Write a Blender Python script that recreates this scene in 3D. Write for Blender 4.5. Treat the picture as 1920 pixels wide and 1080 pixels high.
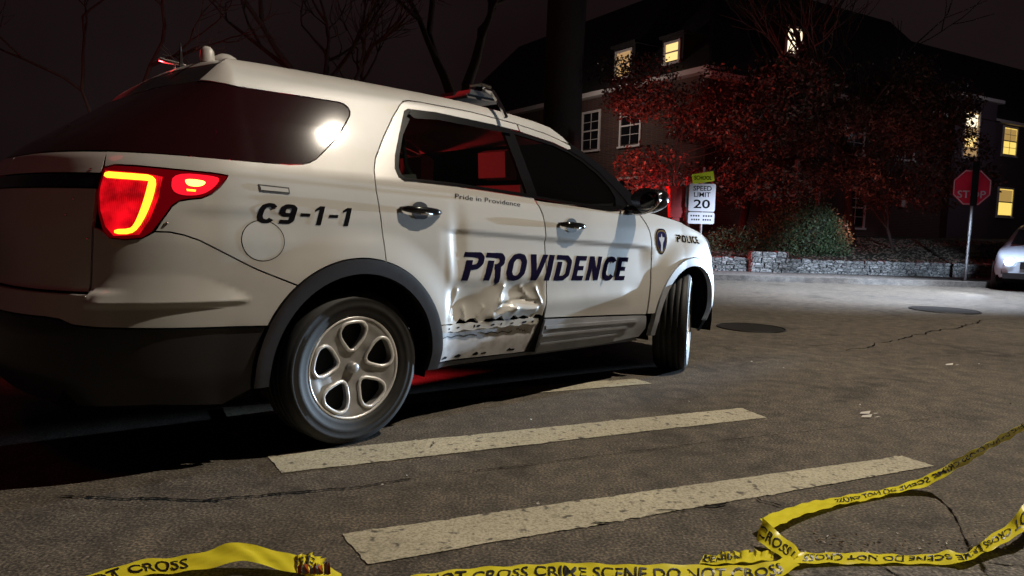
import bpy, math, random, json
import numpy as np
from mathutils import Vector, Matrix
from mathutils.geometry import delaunay_2d_cdt
R=math.radians
C=bpy.context.scene
for o in list(bpy.data.objects): bpy.data.objects.remove(o)
rng=random.Random(7)

# ------------------------------------------------------------------ camera
CAM_H=1.051; PITCH=.087; ROLL=.028
cam_d=bpy.data.cameras.new('camera'); cam=bpy.data.objects.new('camera',cam_d); C.collection.objects.link(cam)
cam_d.sensor_width=36; cam_d.lens=36*1372.5/1920; cam_d.clip_start=.05; cam_d.clip_end=2000
cp,sp=math.cos(PITCH),math.sin(PITCH); cr,sr=math.cos(ROLL),math.sin(ROLL)
rt=Vector((1,0,0)); fw=Vector((0,cp,-sp)); up=Vector((0,sp,cp))
r2=rt*cr+up*sr; u2=up*cr-rt*sr
cam.matrix_world=Matrix(((r2.x,u2.x,-fw.x,0),(r2.y,u2.y,-fw.y,0),(r2.z,u2.z,-fw.z,CAM_H),(0,0,0,1)))
C.camera=cam
C.render.resolution_x=1024; C.render.resolution_y=576
C.view_settings.view_transform='Standard'; C.view_settings.look='None'; C.view_settings.exposure=0; C.view_settings.gamma=1
C.cycles.max_bounces=8; C.cycles.transparent_max_bounces=16
C.cycles.sample_clamp_indirect=4; C.cycles.caustics_reflective=False; C.cycles.caustics_refractive=False

# ------------------------------------------------------------------ night sky
W_=bpy.data.worlds.new('World'); C.world=W_; W_.use_nodes=True
nt=W_.node_tree; bg=nt.nodes['Background']; tc=nt.nodes.new('ShaderNodeTexCoord')
noi=nt.nodes.new('ShaderNodeTexNoise'); noi.inputs['Scale'].default_value=2.2; noi.inputs['Detail'].default_value=4
nt.links.new(tc.outputs['Generated'],noi.inputs['Vector'])
rp=nt.nodes.new('ShaderNodeValToRGB'); rp.color_ramp.elements[0].position=.35; rp.color_ramp.elements[1].position=.75
rp.color_ramp.elements[0].color=(.0062,.0032,.0034,1); rp.color_ramp.elements[1].color=(.0125,.0078,.0082,1)
nt.links.new(noi.outputs['Fac'],rp.inputs['Fac']); nt.links.new(rp.outputs['Color'],bg.inputs['Color'])
bg.inputs['Strength'].default_value=1.0

# ------------------------------------------------------------------ lamps (street lamps, headlamps and beacons, plus added fill lights)
def lamp(name,kind,loc,color,power,radius=.1,target=None,spot=60,blend=.3):
    d=bpy.data.lights.new(name,kind); d.energy=power; d.color=color; d.shadow_soft_size=radius
    o=bpy.data.objects.new(name,d); C.collection.objects.link(o); o.location=loc
    if kind=='SPOT': d.spot_size=R(spot); d.spot_blend=blend
    if target is not None:
        v=Vector(target)-Vector(loc); o.rotation_euler=v.to_track_quat('-Z','Y').to_euler()
    return o
CARX,CARY,YAW=-1.402,4.039,.79
cc,cs=math.cos(YAW),math.sin(YAW)
def c2w(u,v,z): return (CARX+u*cc+v*cs, CARY+u*cs-v*cc, z)     # v: towards the right side of the car
L_KEY=lamp('street_lamp_light','SPOT',c2w(5.45,5.5,9.7),(1,.885,.725),4600,.09,(-.3,3.4,0),112,.35)
L_COOL=lamp('parked_car_headlamp_beam','SPOT',(10.45,12.75,.75),(.60,.79,1.0),15000,.05,c2w(1.7,.98,.98),10.5,.4)  # second headlamp of the parked car, just out of frame
L_CORNER=lamp('corner_lamp_and_fill','SPOT',(9.6,12.6,6.6),(.72,.82,1.0),8000,.2,(7.4,13.6,0),62,.8)
lamp('corner_lamp_and_fill','SPOT',(6.2,12.2,7.0),(.74,.83,1.0),3600,.2,(5.2,13.4,0),66,.8)  # added overhead spot that widens the pale band on the far road
for _t,_p,_a in (((4.9,17.2,.75),2600,26),((8.0,17.4,.25),2600,26),((10.1,17.5,.75),1700,15)): lamp('headlamp_beam_wall','SPOT',(7.7,10.4,1.7),(.66,.80,1.0),_p,.06,_t,_a,.7)
L_RED=lamp('beacon_light','SPOT',(1.0,17.2,2.0),(1,.10,.08),560,.12,(7.0,20.2,2.3),110,.6)
lamp('house_right_fill','POINT',(23,31,6.5),(.95,.85,1.0),85,.2)  # unseen fill added to lift the right wing of the house
lamp('beacon_light_low','SPOT',(3.0,17.9,1.5),(1,.02,.03),170,.1,(4.3,19.3,2.3),80,.7)
lamp('right_tree_red_fill','SPOT',(8.6,17.95,.9),(1,.18,.14),85,.1,(9.3,20.6,2.5),100,.8)  # red fill added for the dark right hand tree
L_RED2=lamp('beacon_light_rear','SPOT',(-6.0,8.0,1.2),(1,.02,.02),260,.15,(-7.5,16,5.5),95,.6)
L_RED4=lamp('rear_glass_red_fill','POINT',c2w(-2.8,.6,3.8),(1,.05,.05),11,.3)  # unseen red fill added to tint the rear glass
lamp('house_left_fill','POINT',(2.2,30,6.0),(1,.82,.72),130,.2)  # fill light added to lift the faint left house wall
L_RED3=lamp('beacon_light_side','SPOT',c2w(-.4,-5.2,1.55),(1,.03,.04),9000,.1,c2w(.7,.3,1.3),32,.3)

# ------------------------------------------------------------------ materials
MATS={}
def rgb(h): return tuple(((c/255)/12.92 if c/255<=.04045 else ((c/255+.055)/1.055)**2.4) for c in h)
def mat(name,col=(.5,.5,.5),rough=.5,metal=0,spec=.5,coat=0,coat_r=.1,emit=None,es=0,noise=None,bump=None,trans=0):
    m=bpy.data.materials.new(name); m.use_nodes=True; n=m.node_tree; b=n.nodes['Principled BSDF']
    b.inputs['Base Color'].default_value=(*col,1); b.inputs['Roughness'].default_value=rough; b.inputs['Metallic'].default_value=metal
    b.inputs['Specular IOR Level'].default_value=spec; b.inputs['Coat Weight'].default_value=coat; b.inputs['Coat Roughness'].default_value=coat_r
    if emit: b.inputs['Emission Color'].default_value=(*emit,1); b.inputs['Emission Strength'].default_value=es
    tc=n.nodes.new('ShaderNodeTexCoord')
    if noise:   # (scale, detail, col2, lo, hi)
        sc,de,c2,lo,hi=noise
        t=n.nodes.new('ShaderNodeTexNoise'); t.inputs['Scale'].default_value=sc; t.inputs['Detail'].default_value=de; n.links.new(tc.outputs['Object'],t.inputs['Vector'])
        r=n.nodes.new('ShaderNodeValToRGB'); r.color_ramp.elements[0].position=lo; r.color_ramp.elements[1].position=hi
        r.color_ramp.elements[0].color=(*col,1); r.color_ramp.elements[1].color=(*c2,1)
        n.links.new(t.outputs['Fac'],r.inputs['Fac']); n.links.new(r.outputs['Color'],b.inputs['Base Color'])
    if bump:    # (scale, detail, strength, distance)
        t=n.nodes.new('ShaderNodeTexNoise'); t.inputs['Scale'].default_value=bump[0]; t.inputs['Detail'].default_value=bump[1]; n.links.new(tc.outputs['Object'],t.inputs['Vector'])
        bp=n.nodes.new('ShaderNodeBump'); bp.inputs['Strength'].default_value=bump[2]; bp.inputs['Distance'].default_value=bump[3]
        n.links.new(t.outputs['Fac'],bp.inputs['Height']); n.links.new(bp.outputs['Normal'],b.inputs['Normal'])
    if trans:
        o=n.nodes['Material Output']; t=n.nodes.new('ShaderNodeBsdfTranslucent'); t.inputs['Color'].default_value=(*col,1); mx=n.nodes.new('ShaderNodeMixShader'); mx.inputs['Fac'].default_value=trans
        n.links.new(b.outputs[0],mx.inputs[1]); n.links.new(t.outputs[0],mx.inputs[2]); n.links.new(mx.outputs[0],o.inputs['Surface'])
    MATS[name]=m; return m
mat('paint_white',(.51,.50,.475),.36,spec=.3,coat=.6,coat_r=.05,noise=(2.3,8,(.40,.385,.355),.40,.75))
mat('paint_dent',(.53,.515,.485),.30,coat=.7,coat_r=.10)
mat('sill_metal',(.55,.55,.57),.38,coat=.3,noise=(14,5,(.34,.32,.30),.45,.75))
mat('gap_black',(.006,.006,.006),.8,spec=.1)
mat('trim_black',(.018,.016,.018),.42,bump=(160,2,.15,.001))
mat('trim_gloss',(.008,.008,.009),.12)
mat('clad_grey',(.06,.06,.066),.30,bump=(120,2,.15,.001))
mat('clad_lit',(.32,.33,.36),.35,noise=(7,5,(.24,.25,.27),.4,.7),bump=(120,2,.15,.001))  # lighter copy of the dark cladding, cool lamp light put into its colour
mat('underbody',(.006,.005,.005),.85,spec=.1)
mat('rubber',(.009,.0085,.0085),.66,bump=(60,3,.2,.002),noise=(9,4,(.018,.017,.016),.4,.8))
mat('alloy',(.40,.39,.38),.42,metal=.45,noise=(12,4,(.28,.27,.26),.4,.75))
mat('alloy_edge',(.80,.78,.76),.34,metal=.35)
mat('steel_dark',(.006,.006,.006),.8)
mat('chrome',(.75,.75,.77),.12,metal=1)
mat('decal_navy',(.010,.008,.026),.8,spec=.0)
mat('decal_black',(.009,.008,.009),.8,spec=.0)
mat('decal_gold',(.16,.12,.06),.8,spec=0); mat('decal_blue',(.02,.02,.07),.8,spec=0); mat('decal_white',(.42,.42,.45),.7,spec=.1)
mat('seat_cloth',(.30,.26,.26),.8); mat('seat_dark',(.06,.06,.06),.8)
mat('yellow_tape',(.98,.88,.05),.30,spec=.5,noise=(7,3,(.88,.76,.04),.4,.7),trans=.28)

mat('tape_ink',(.012,.012,.010),.4)
mat('orange_film',(.75,.16,.04),.4); 
mat('emit_tube',(.9,.5,.02),.4,emit=(1,.48,.02),es=3.0)
mat('emit_hot',(.9,.5,.02),.4,emit=(1,.62,.10),es=4.0)
m=mat('lens_red',(.55,.004,.008),.12,coat=1,coat_r=.03,emit=(1,.004,.012),es=.34,noise=(22,2,(.25,.0,.004),.35,.75))
_n=m.node_tree; _t=_n.nodes.new('ShaderNodeTexNoise'); _t.inputs['Scale'].default_value=13; _t.inputs['Detail'].default_value=3; _c=_n.nodes.new('ShaderNodeTexCoord'); _n.links.new(_c.outputs['Object'],_t.inputs['Vector'])
_r=_n.nodes.new('ShaderNodeMapRange'); _r.inputs[1].default_value=.35; _r.inputs[2].default_value=.7; _r.inputs[3].default_value=.22; _r.inputs[4].default_value=1.1; _n.links.new(_t.outputs['Fac'],_r.inputs[0]); _n.links.new(_r.outputs[0],_n.nodes['Principled BSDF'].inputs['Emission Strength'])
_w=_n.nodes.new('ShaderNodeTexWave'); _w.inputs['Scale'].default_value=55; _n.links.new(_c.outputs['Object'],_w.inputs['Vector']); _b=_n.nodes.new('ShaderNodeBump'); _b.inputs['Strength'].default_value=.5; _b.inputs['Distance'].default_value=.004; _n.links.new(_w.outputs['Fac'],_b.inputs['Height']); _n.links.new(_b.outputs['Normal'],_n.nodes['Principled BSDF'].inputs['Normal'])
mat('lens_red_dark',(.10,.0,.004),.1,coat=1,coat_r=.03,emit=(1,.0,.01),es=.07)
mat('lens_red_lit',(.7,.01,.02),.15,emit=(1,.01,.03),es=.85)
# tinted glass: mostly mirror-dark, some transmission
def glass(name,tint,mixf,rough=.015,body=(.004,.004,.004)):
    m=bpy.data.materials.new(name); m.use_nodes=True; n=m.node_tree; b=n.nodes['Principled BSDF']; o=n.nodes['Material Output']
    b.inputs['Base Color'].default_value=(*body,1); b.inputs['Roughness'].default_value=rough; b.inputs['Coat Weight'].default_value=0
    t=n.nodes.new('ShaderNodeBsdfTransparent'); t.inputs['Color'].default_value=(*tint,1)
    mx=n.nodes.new('ShaderNodeMixShader'); mx.inputs['Fac'].default_value=mixf
    n.links.new(b.outputs[0],mx.inputs[1]); n.links.new(t.outputs[0],mx.inputs[2]); n.links.new(mx.outputs[0],o.inputs['Surface'])
    MATS[name]=m
glass('glass_clear',(.42,.50,.44),.75,.004); glass('glass_dark',(.25,.25,.25),.35); glass('glass_privacy',(.1,.1,.1),.05,.055,(.018,.004,.005))  # privacy glass: red glow put into the body colour
glass('glass_sealed',(.08,.08,.08),.12); glass('lens_clear',(.8,.85,.9),.5,.05,(.35,.36,.38))

# ------------------------------------------------------------------ mesh helpers
class MB:
    def __init__(s): s.v=[]; s.f=[]; s.m=[]
    def add(s,vs,fs,mi=0):
        b=len(s.v); s.v.extend([tuple(map(float,p)) for p in vs]); s.f.extend([tuple(b+i for i in f) for f in fs]); s.m.extend([mi]*len(fs)); return s
    def box(s,c,d,rz=0,mi=0,top=1.0):
        x,y,z=[k/2 for k in d]; ca,sa=math.cos(rz),math.sin(rz); vs=[]
        for sz in (-1,1):
            k=top if sz>0 else 1
            for sx,sy in ((-1,-1),(1,-1),(1,1),(-1,1)):
                px,py=sx*x*k,sy*y*k; vs.append((c[0]+px*ca-py*sa,c[1]+px*sa+py*ca,c[2]+sz*z))
        return s.add(vs,[(3,2,1,0),(4,5,6,7),(0,1,5,4),(1,2,6,5),(2,3,7,6),(3,0,4,7)],mi)
    def tube(s,pts,rad,n=8,mi=0,cap=True):
        P=[Vector(p) for p in pts]; rad=rad if isinstance(rad,(list,tuple)) else [rad]*len(P); rings=[]; prev=None
        vs=[];fs=[]
        for i,p in enumerate(P):
            t=(P[min(i+1,len(P)-1)]-P[max(i-1,0)])
            t=t.normalized() if t.length>1e-9 else Vector((0,0,1))
            if prev is None: a=t.orthogonal().normalized()
            else:
                a=prev-t*prev.dot(t); a=a.normalized() if a.length>1e-6 else t.orthogonal().normalized()
            prev=a; b=t.cross(a)
            for k in range(n):
                th=2*math.pi*k/n; vs.append(p+(a*math.cos(th)+b*math.sin(th))*rad[i])
        for i in range(len(P)-1):
            for k in range(n):
                k2=(k+1)%n; fs.append((i*n+k,i*n+k2,(i+1)*n+k2,(i+1)*n+k))
        if cap: fs.append(tuple(range(n-1,-1,-1))); fs.append(tuple((len(P)-1)*n+k for k in range(n)))
        return s.add(vs,fs,mi)
    def lathe(s,prof,n=48,axis='y',c=(0,0,0),mi=0):
        # prof: (radius, axial)
        vs=[];fs=[];m=len(prof)
        for k in range(n):
            th=2*math.pi*k/n
            for r,a in prof:
                x,z=r*math.cos(th),r*math.sin(th)
                vs.append((c[0]+x,c[1]+a,c[2]+z) if axis=='y' else (c[0]+x,c[1]+z,c[2]+a))
        for k in range(n):
            k2=(k+1)%n
            for j in range(m-1): fs.append((k*m+j,k*m+j+1,k2*m+j+1,k2*m+j))
        return s.add(vs,fs,mi)
    def build(s,name,mats,parent=None,smooth=False,loc=None,rot=None,nrm=None):
        me=bpy.data.meshes.new(name); me.from_pydata(s.v,[],s.f)
        mats=mats if isinstance(mats,(list,tuple)) else [mats]
        for m in mats: me.materials.append(MATS[m])
        if any(s.m): me.polygons.foreach_set('material_index',s.m)
        if smooth: me.shade_smooth() if hasattr(me,'shade_smooth') else None
        me.update()
        if nrm is not None: me.normals_split_custom_set_from_vertices(nrm)
        o=bpy.data.objects.new(name,me); C.collection.objects.link(o)
        if parent: o.parent=parent
        if loc: o.location=loc
        if rot: o.rotation_euler=rot
        return o
def tag(o,label=None,cat=None,group=None,kind=None):
    if label: o['label']=label
    if cat: o['category']=cat
    if group: o['group']=group
    if kind: o['kind']=kind
    return o
def thing(name,label,cat,loc=(0,0,0),rz=0,group=None):
    o=bpy.data.objects.new(name,None); o.empty_display_size=.2; C.collection.objects.link(o); o.location=loc; o.rotation_euler=(0,0,rz)
    return tag(o,label,cat,group)
def kids(o): return [c for c in bpy.data.objects if c.parent==o]
def copy_tree(o,parent=None):
    c=o.copy(); C.collection.objects.link(c)
    if parent: c.parent=parent
    for ch in kids(o): copy_tree(ch,c)
    return c
def pip(px,py,poly):
    poly=np.asarray(poly); inside=np.zeros(px.shape,bool); j=len(poly)-1
    for i in range(len(poly)):
        xi,yi=poly[i]; xj,yj=poly[j]
        if yi!=yj:
            c=((yi>py)!=(yj>py))&(px<(xj-xi)*(py-yi)/(yj-yi)+xi); inside^=c
        j=i
    return inside
def area2(p):
    p=np.asarray(p); x,y=p[:,0],p[:,1]; return float(np.sum(x*np.roll(y,-1)-np.roll(x,-1)*y))
def rnd(p,it=2,k=.25,keep=()):      # Chaikin corner cutting, keeps listed vertices
    p=[tuple(a) for a in p]; ks=set(p[i] for i in keep)
    for _ in range(it):
        o=[];n=len(p)
        for i in range(n):
            a=p[i-1];b=p[i];c=p[(i+1)%n]
            if b in ks: o.append(b); continue
            o.append((b[0]+(a[0]-b[0])*k,b[1]+(a[1]-b[1])*k)); o.append((b[0]+(c[0]-b[0])*k,b[1]+(c[1]-b[1])*k))
        p=o
    return p
def dens(p,step,closed=True):
    o=[];n=len(p)
    for i in range(n if closed else n-1):
        a=p[i];b=p[(i+1)%n];L=math.hypot(b[0]-a[0],b[1]-a[1])
        if L<1e-5: continue
        m=max(1,int(math.ceil(L/step)))
        for k in range(m): o.append((a[0]+(b[0]-a[0])*k/m,a[1]+(b[1]-a[1])*k/m))
    if not closed: o.append(p[-1])
    return o
def inset(p,d):     # shrink a CCW polygon
    p=np.asarray(p)
    if area2(p)<0: p=p[::-1]
    a=p-np.roll(p,1,0); b=np.roll(p,-1,0)-p
    def nn(e): L=np.hypot(e[:,0],e[:,1])+1e-12; return np.stack([-e[:,1]/L,e[:,0]/L],1)
    n=nn(a)+nn(b); L=np.maximum(np.hypot(n[:,0],n[:,1]),.6); return p+n/L[:,None]*d*np.clip(2/L,1,1.5)[:,None]
def arc(c,r,a0,a1,n=24): return [(c[0]+r*math.cos(R(a0+(a1-a0)*k/n)),c[1]+r*math.sin(R(a0+(a1-a0)*k/n))) for k in range(n+1)]
def tri(outer,holes,step,grid=True,jit=0):
    """triangulate outer minus holes in 2-D with interior grid points"""
    loops=[np.asarray(outer,float)]+[np.asarray(h,float) for h in holes]
    pts=[];edges=[]
    for L in loops:
        b=len(pts);n=len(L); pts.extend(L.tolist()); edges.extend((b+i,b+(i+1)%n) for i in range(n))
    B=np.array(pts)
    if grid:
        mn,mx=loops[0].min(0),loops[0].max(0)
        X,Y=np.meshgrid(np.arange(mn[0]+step/2,mx[0],step),np.arange(mn[1]+step/2,mx[1],step))
        X=X+(np.arange(X.shape[0])%2)[:,None]*step*.5; x,y=X.ravel(),Y.ravel()
        ok=pip(x,y,loops[0])
        for h in loops[1:]: ok&=~pip(x,y,h)
        x,y=x[ok],y[ok]
        if len(x):
            keep=np.ones(len(x),bool)
            for i in range(0,len(x),400):
                d=(x[i:i+400,None]-B[None,:,0])**2+(y[i:i+400,None]-B[None,:,1])**2
                keep[i:i+400]=d.min(1)>(.45*step)**2
            pts.extend(zip(x[keep].tolist(),y[keep].tolist()))
    r=delaunay_2d_cdt([Vector(p) for p in pts],edges,[],0,1e-7)
    V=np.array([tuple(v) for v in r[0]]); T=np.array([tuple(f) for f in r[2] if len(f)==3]); c=V[T].mean(1)
    ok=pip(c[:,0],c[:,1],loops[0])
    for h in loops[1:]: ok&=~pip(c[:,0],c[:,1],h)
    return V,[tuple(map(int,f)) for f in T[ok]]
def union_tri(polys,step=None):
    """triangulate the union of overlapping polygons"""
    pts=[];faces=[]
    for p in polys:
        if area2(p)<0: p=p[::-1]
        b=len(pts); p=dens(p,step) if step else p; pts.extend(p); faces.append(list(range(b,len(pts))))
    nb=len(pts)
    r=delaunay_2d_cdt([Vector(p) for p in pts],[],faces,0,1e-7)
    F=[tuple(f) for f,of in zip(r[2],r[5]) if len(of)]
    return np.array([tuple(v) for v in r[0]]),F
# ------------------------------------------------------------------ shell of the police car: skin(s,z) -> (u,v,z)
def _curve(k, n=400, w=9):
    k=np.array(k,float); x=np.linspace(k[0,0],k[-1,0],n); y=np.interp(x,k[:,0],k[:,1])
    p=np.pad(y,w,mode='edge'); ker=np.hanning(2*w+1); ker/=ker.sum()
    # keep slope at ends
    p[:w]=y[0]+(y[1]-y[0])*np.arange(-w,0); p[-w:]=y[-1]+(y[-1]-y[-2])*np.arange(1,w+1)
    y=np.convolve(p,ker,'valid'); return x,y
WZ=_curve([(.20,.90),(.30,.93),(.40,.962),(.50,.975),(.62,.985),(.80,.99),(.95,.985),(1.05,.975),(1.15,.955),(1.24,.93),(1.30,.90),(1.45,.825),(1.60,.748),(1.67,.712),(1.72,.665),(1.755,.60),(1.79,.45)],w=7)
URZ=_curve([(.20,-1.10),(.30,-1.18),(.42,-1.255),(.60,-1.27),(.70,-1.25),(.80,-1.235),(1.0,-1.22),(1.15,-1.19),(1.28,-1.13),(1.36,-1.04),(1.60,-.68),(1.70,-.56),(1.80,-.44)],w=7)
UFZ=_curve([(.20,3.55),(.30,3.68),(.45,3.77),(.70,3.77),(.85,3.73),(.95,3.66),(1.02,3.52),(1.06,3.35),(1.10,3.0),(1.75,2.9)],w=7)
TU=_curve([(-1.3,.975),(-.6,.985),(0,.997),(.6,1),(2.2,1),(2.7,.99),(3.2,.965),(3.8,.93)],w=30)
U0,LR,NR=-.45,1.72,3.0
U1,LF,NF=2.75,1.85,2.7
def _theta(a,b,n):
    th=np.linspace(0,1,4001)**2.0*np.pi/2
    th2=np.pi/2-th[::-1]; th=np.unique(np.concatenate([th/1,th2]))
    p=2/n; x=a*np.sin(th)**p; y=b*np.cos(th)**p
    d=np.hypot(np.diff(x),np.diff(y)); L=np.concatenate([[0],np.cumsum(d)]); return L/L[-1],th,L[-1]
TR=_theta(.80,.98,NR); TF=_theta(1.0,.98,NF)
def smooth(x,a,b):
    t=np.clip((x-a)/(b-a),0,1); return t*t*(3-2*t)
def extra(s,z):
    # outward displacement of the skin (m)
    d=0*s
    for uc in (0.,2.866):
        r=np.hypot(s-uc,(z-.375)*1.0)
        d=d+.026*(1-smooth(r,.47,.66))*(1-smooth(z,.95,1.05))
    return d
def side(s,z,off=0.):
    s=np.asarray(s,float);z=np.asarray(z,float); s,z=np.broadcast_arrays(s,z)
    s=s.copy();z=z.copy()
    W=np.interp(z,*WZ)
    u=s.copy(); v=W*np.interp(s,*TU)
    m=s<U0
    if m.any():
        t=np.clip((U0-s[m])/TR[2],0,1); th=np.interp(t,TR[0],TR[1]); p=2/NR
        # ease: blend superellipse so tangent is smooth
        a=U0-np.interp(z[m],*URZ); b=W[m]*np.interp(U0,*TU)
        u[m]=U0-a*np.sin(th)**p; v[m]=b*np.cos(th)**p
    m=s>U1
    if m.any():
        t=np.clip((s[m]-U1)/TF[2],0,1); th=np.interp(t,TF[0],TF[1]); p=2/NF
        a=np.interp(z[m],*UFZ)-U1; b=W[m]*np.interp(U1,*TU)
        u[m]=U1+a*np.sin(th)**p; v[m]=b*np.cos(th)**p
    return u,v,z
def skin(s,z,off=0.):
    s=np.asarray(s,float);z=np.asarray(z,float); s,z=np.broadcast_arrays(s,z)
    e=1e-3
    u,v,w=side(s,z)
    u1,v1,_=side(s+e,z); u0,v0,_=side(s-e,z)
    tu,tv=u1-u0,v1-v0; L=np.hypot(tu,tv)+1e-12
    nu,nv=-tv/L,tu/L      # outward: for side tangent (+u,0) -> (0,+1)
    d=extra(s,z)+off
    return np.stack([u+nu*d,v+nv*d,w],-1)
SMIN=U0-TR[2]; SMAX=U1+TF[2]

DENT=[False]
def ridge(s,z,a,b,w,h):
    a=np.array(a);b=np.array(b);d=b-a;L=d@d
    t=np.clip(((s-a[0])*d[0]+(z-a[1])*d[1])/L,0,1); r=np.hypot(s-a[0]-t*d[0],z-a[1]-t*d[1])
    return h*np.exp(-np.abs(r/w)**1.15)
def gz(s,z,c,rs,rz,h): return h*np.exp(-((s-c[0])/rs)**2-((z-c[1])/rz)**2)
def dent(s,z):
    d=0*s
    if not DENT[0]: return d
    m=smooth(s,.50,.58)*(1-smooth(s,1.22,1.262))
    k=m*(1-smooth(z,.70,.77))
    d=d-.012*k
    d=d+k*(gz(s,z,(.70,.615),.13,.07,-.022)+gz(s,z,(1.06,.66),.12,.05,-.018)
        +ridge(s,z,(.665,.545),(.66,.60),.014,.015)+ridge(s,z,(.935,.71),(.90,.62),.014,.018)+ridge(s,z,(.90,.62),(.83,.545),.014,.018)
        +ridge(s,z,(.93,.612),(1.10,.628),.008,-.016)+ridge(s,z,(1.10,.628),(1.20,.605),.008,-.016)
        +ridge(s,z,(.86,.545),(1.02,.580),.020,.020)+ridge(s,z,(1.02,.580),(1.20,.572),.020,.020)+ridge(s,z,(1.195,.69),(1.235,.60),.016,.018)
        +ridge(s,z,(.55,.56),(.60,.70),.014,.012)+ridge(s,z,(.76,.56),(.79,.60),.010,.010)+ridge(s,z,(1.08,.70),(1.14,.645),.010,.010))
    d=d+m*(gz(s,z,(.60,.95),.05,.16,-.008)+gz(s,z,(.52,.80),.035,.14,.010))
    return d
def body_line(s,z):
    zc=1.018-.052*(s-.45)
    a=smooth(s,.46,.62)*(1-smooth(s,2.2,2.4)); b=z-zc
    step=(1-smooth(b,-.026,.014))*(1-smooth(-b,.03,.26))
    d=-.014*a*step
    # rear quarter line, bumper shelf
    a2=smooth(s,-.86,-.70)*(1-smooth(s,-.45,-.1)); b2=z-1.078
    d=d-.007*a2*(1-smooth(b2,-.022,.012))*(1-smooth(-b2,.02,.16))
    # bumper pocket
    top=np.interp(s,[-1.14,-1.10,-1.045,-.94,-.831,-.705,-.596,-.50],[.715,.757,.798,.815,.818,.799,.755,.712])
    inn=smooth(s,-1.13,-1.06)*(1-smooth(s,-.60,-.50)); t=np.clip((z-.712)/(top+.012-.712+1e-6),0,1)
    d=d+.020*inn*(1-t)**1.3*smooth(z,.694,.714)
    a3=(1-smooth(s,-1.15,-.95)); d=d+.022*a3*(1-smooth(z,.745,.760))
    # lower door swell
    d=d+.010*smooth(s,.6,.8)*(1-smooth(s,2.0,2.2))*np.exp(-((z-.60)/.06)**2)
    return d
_extra0=extra
def extra(s,z): return _extra0(s,z)+body_line(s,z)+dent(s,z)
TOPK=[(-1.0,1.622),(-.95,1.664),(-.88,1.700),(-.75,1.722),(-.6,1.735),(-.3,1.750),(.2,1.756),(.6,1.750),(.93,1.738),(1.25,1.708),(1.45,1.683),(1.56,1.661),(1.65,1.615),(1.70,1.578)]
def topz(s): return float(np.interp(s,[a for a,b in TOPK],[b for a,b in TOPK]))

car=thing('police_suv','white police SUV with crushed rear door, lit red tail lamp and PROVIDENCE lettering','police car',(CARX,CARY,0),YAW)
def loc(P,mir=False):       # (u,v,z) -> local (x forward, y left, z)
    P=np.asarray(P); Q=P.copy(); Q[...,1]=P[...,1] if mir else -P[...,1]; return Q
def skin_n(s,z,mir=False):
    e=.009 if not DENT[0] else .005; a=skin(s+e,z)-skin(s-e,z); b=skin(s,z+e)-skin(s,z-e); n=np.cross(b,a); n/=np.linalg.norm(n,axis=1)[:,None]+1e-12
    u,v,_=side(s,z); flip=np.where(n[:,1]*1.0+np.where(s<U0,-.6,np.where(s>U1,.6,0))*n[:,0]*1.0<0,-1,1)
    return loc(n*flip[:,None],mir)
def panel(name,outer,holes,m,parent=None,off=0.,step=.035,flange=.02,gap=.0032,mir=False,bd=.018,lab=None,smooth_=True):
    parent=parent or car
    po=inset(dens(outer,bd),gap) if gap else np.asarray(dens(outer,bd))
    if area2(po)<0: po=po[::-1]
    hs=[]
    for h in holes:
        q=np.asarray(dens(h,bd))
        if area2(q)<0: q=q[::-1]
        if gap: q=inset(q,-gap)
        hs.append(q)
    DENT[0]=not mir
    V,F=tri(po,hs,step)
    P=loc(skin(V[:,0],V[:,1],off),mir); mb=MB()
    F=[f if area2(V[list(f)])>0 else f[::-1] for f in F]
    # right side: (u,-v): s,z CCW seen from outside
    if mir: F=[f[::-1] for f in F]
    mb.add(P,F)
    if flange:
        for q,sg in [(po,1)]+[(h,-1) for h in hs]:
            n=len(q); a=loc(skin(q[:,0],q[:,1],off),mir); b=loc(skin(q[:,0],q[:,1],off-.003),mir)
            qi=inset(q,-.0015*sg) if True else q
            a2=a; c=loc(skin(q[:,0],q[:,1],off-flange),mir)
            fs=[(i,n+i,n+(i+1)%n,(i+1)%n) for i in range(n)]
            if (sg<0)!=mir: fs=[f[::-1] for f in fs]
            mb.add(np.concatenate([a2,c]),fs)
    N_=skin_n(V[:,0],V[:,1],mir); N_=np.concatenate([N_,np.zeros((len(mb.v)-len(V),3))])
    DENT[0]=False
    o=mb.build(name,m,parent,smooth_,nrm=[tuple(x) for x in N_.tolist()])
    if lab: o['label']=lab
    return o
def decal(name,V,F,m,parent,fn,off=.0022):
    V=np.asarray(V); P=fn(V); DENT[0]=True; Q=loc(skin(P[:,0],P[:,1],off)); NN=skin_n(P[:,0],P[:,1]); DENT[0]=False
    F=[f if area2(V[list(f)])>0 else f[::-1] for f in F]
    return MB().add(Q,F).build(name,m,parent,True,nrm=[tuple(x) for x in NN.tolist()])

RC,FC=(0.,.375),(2.866,.375)      # wheel arch centres
RA,FA=.502,.468; RAi,FAi=.432,.408
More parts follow.
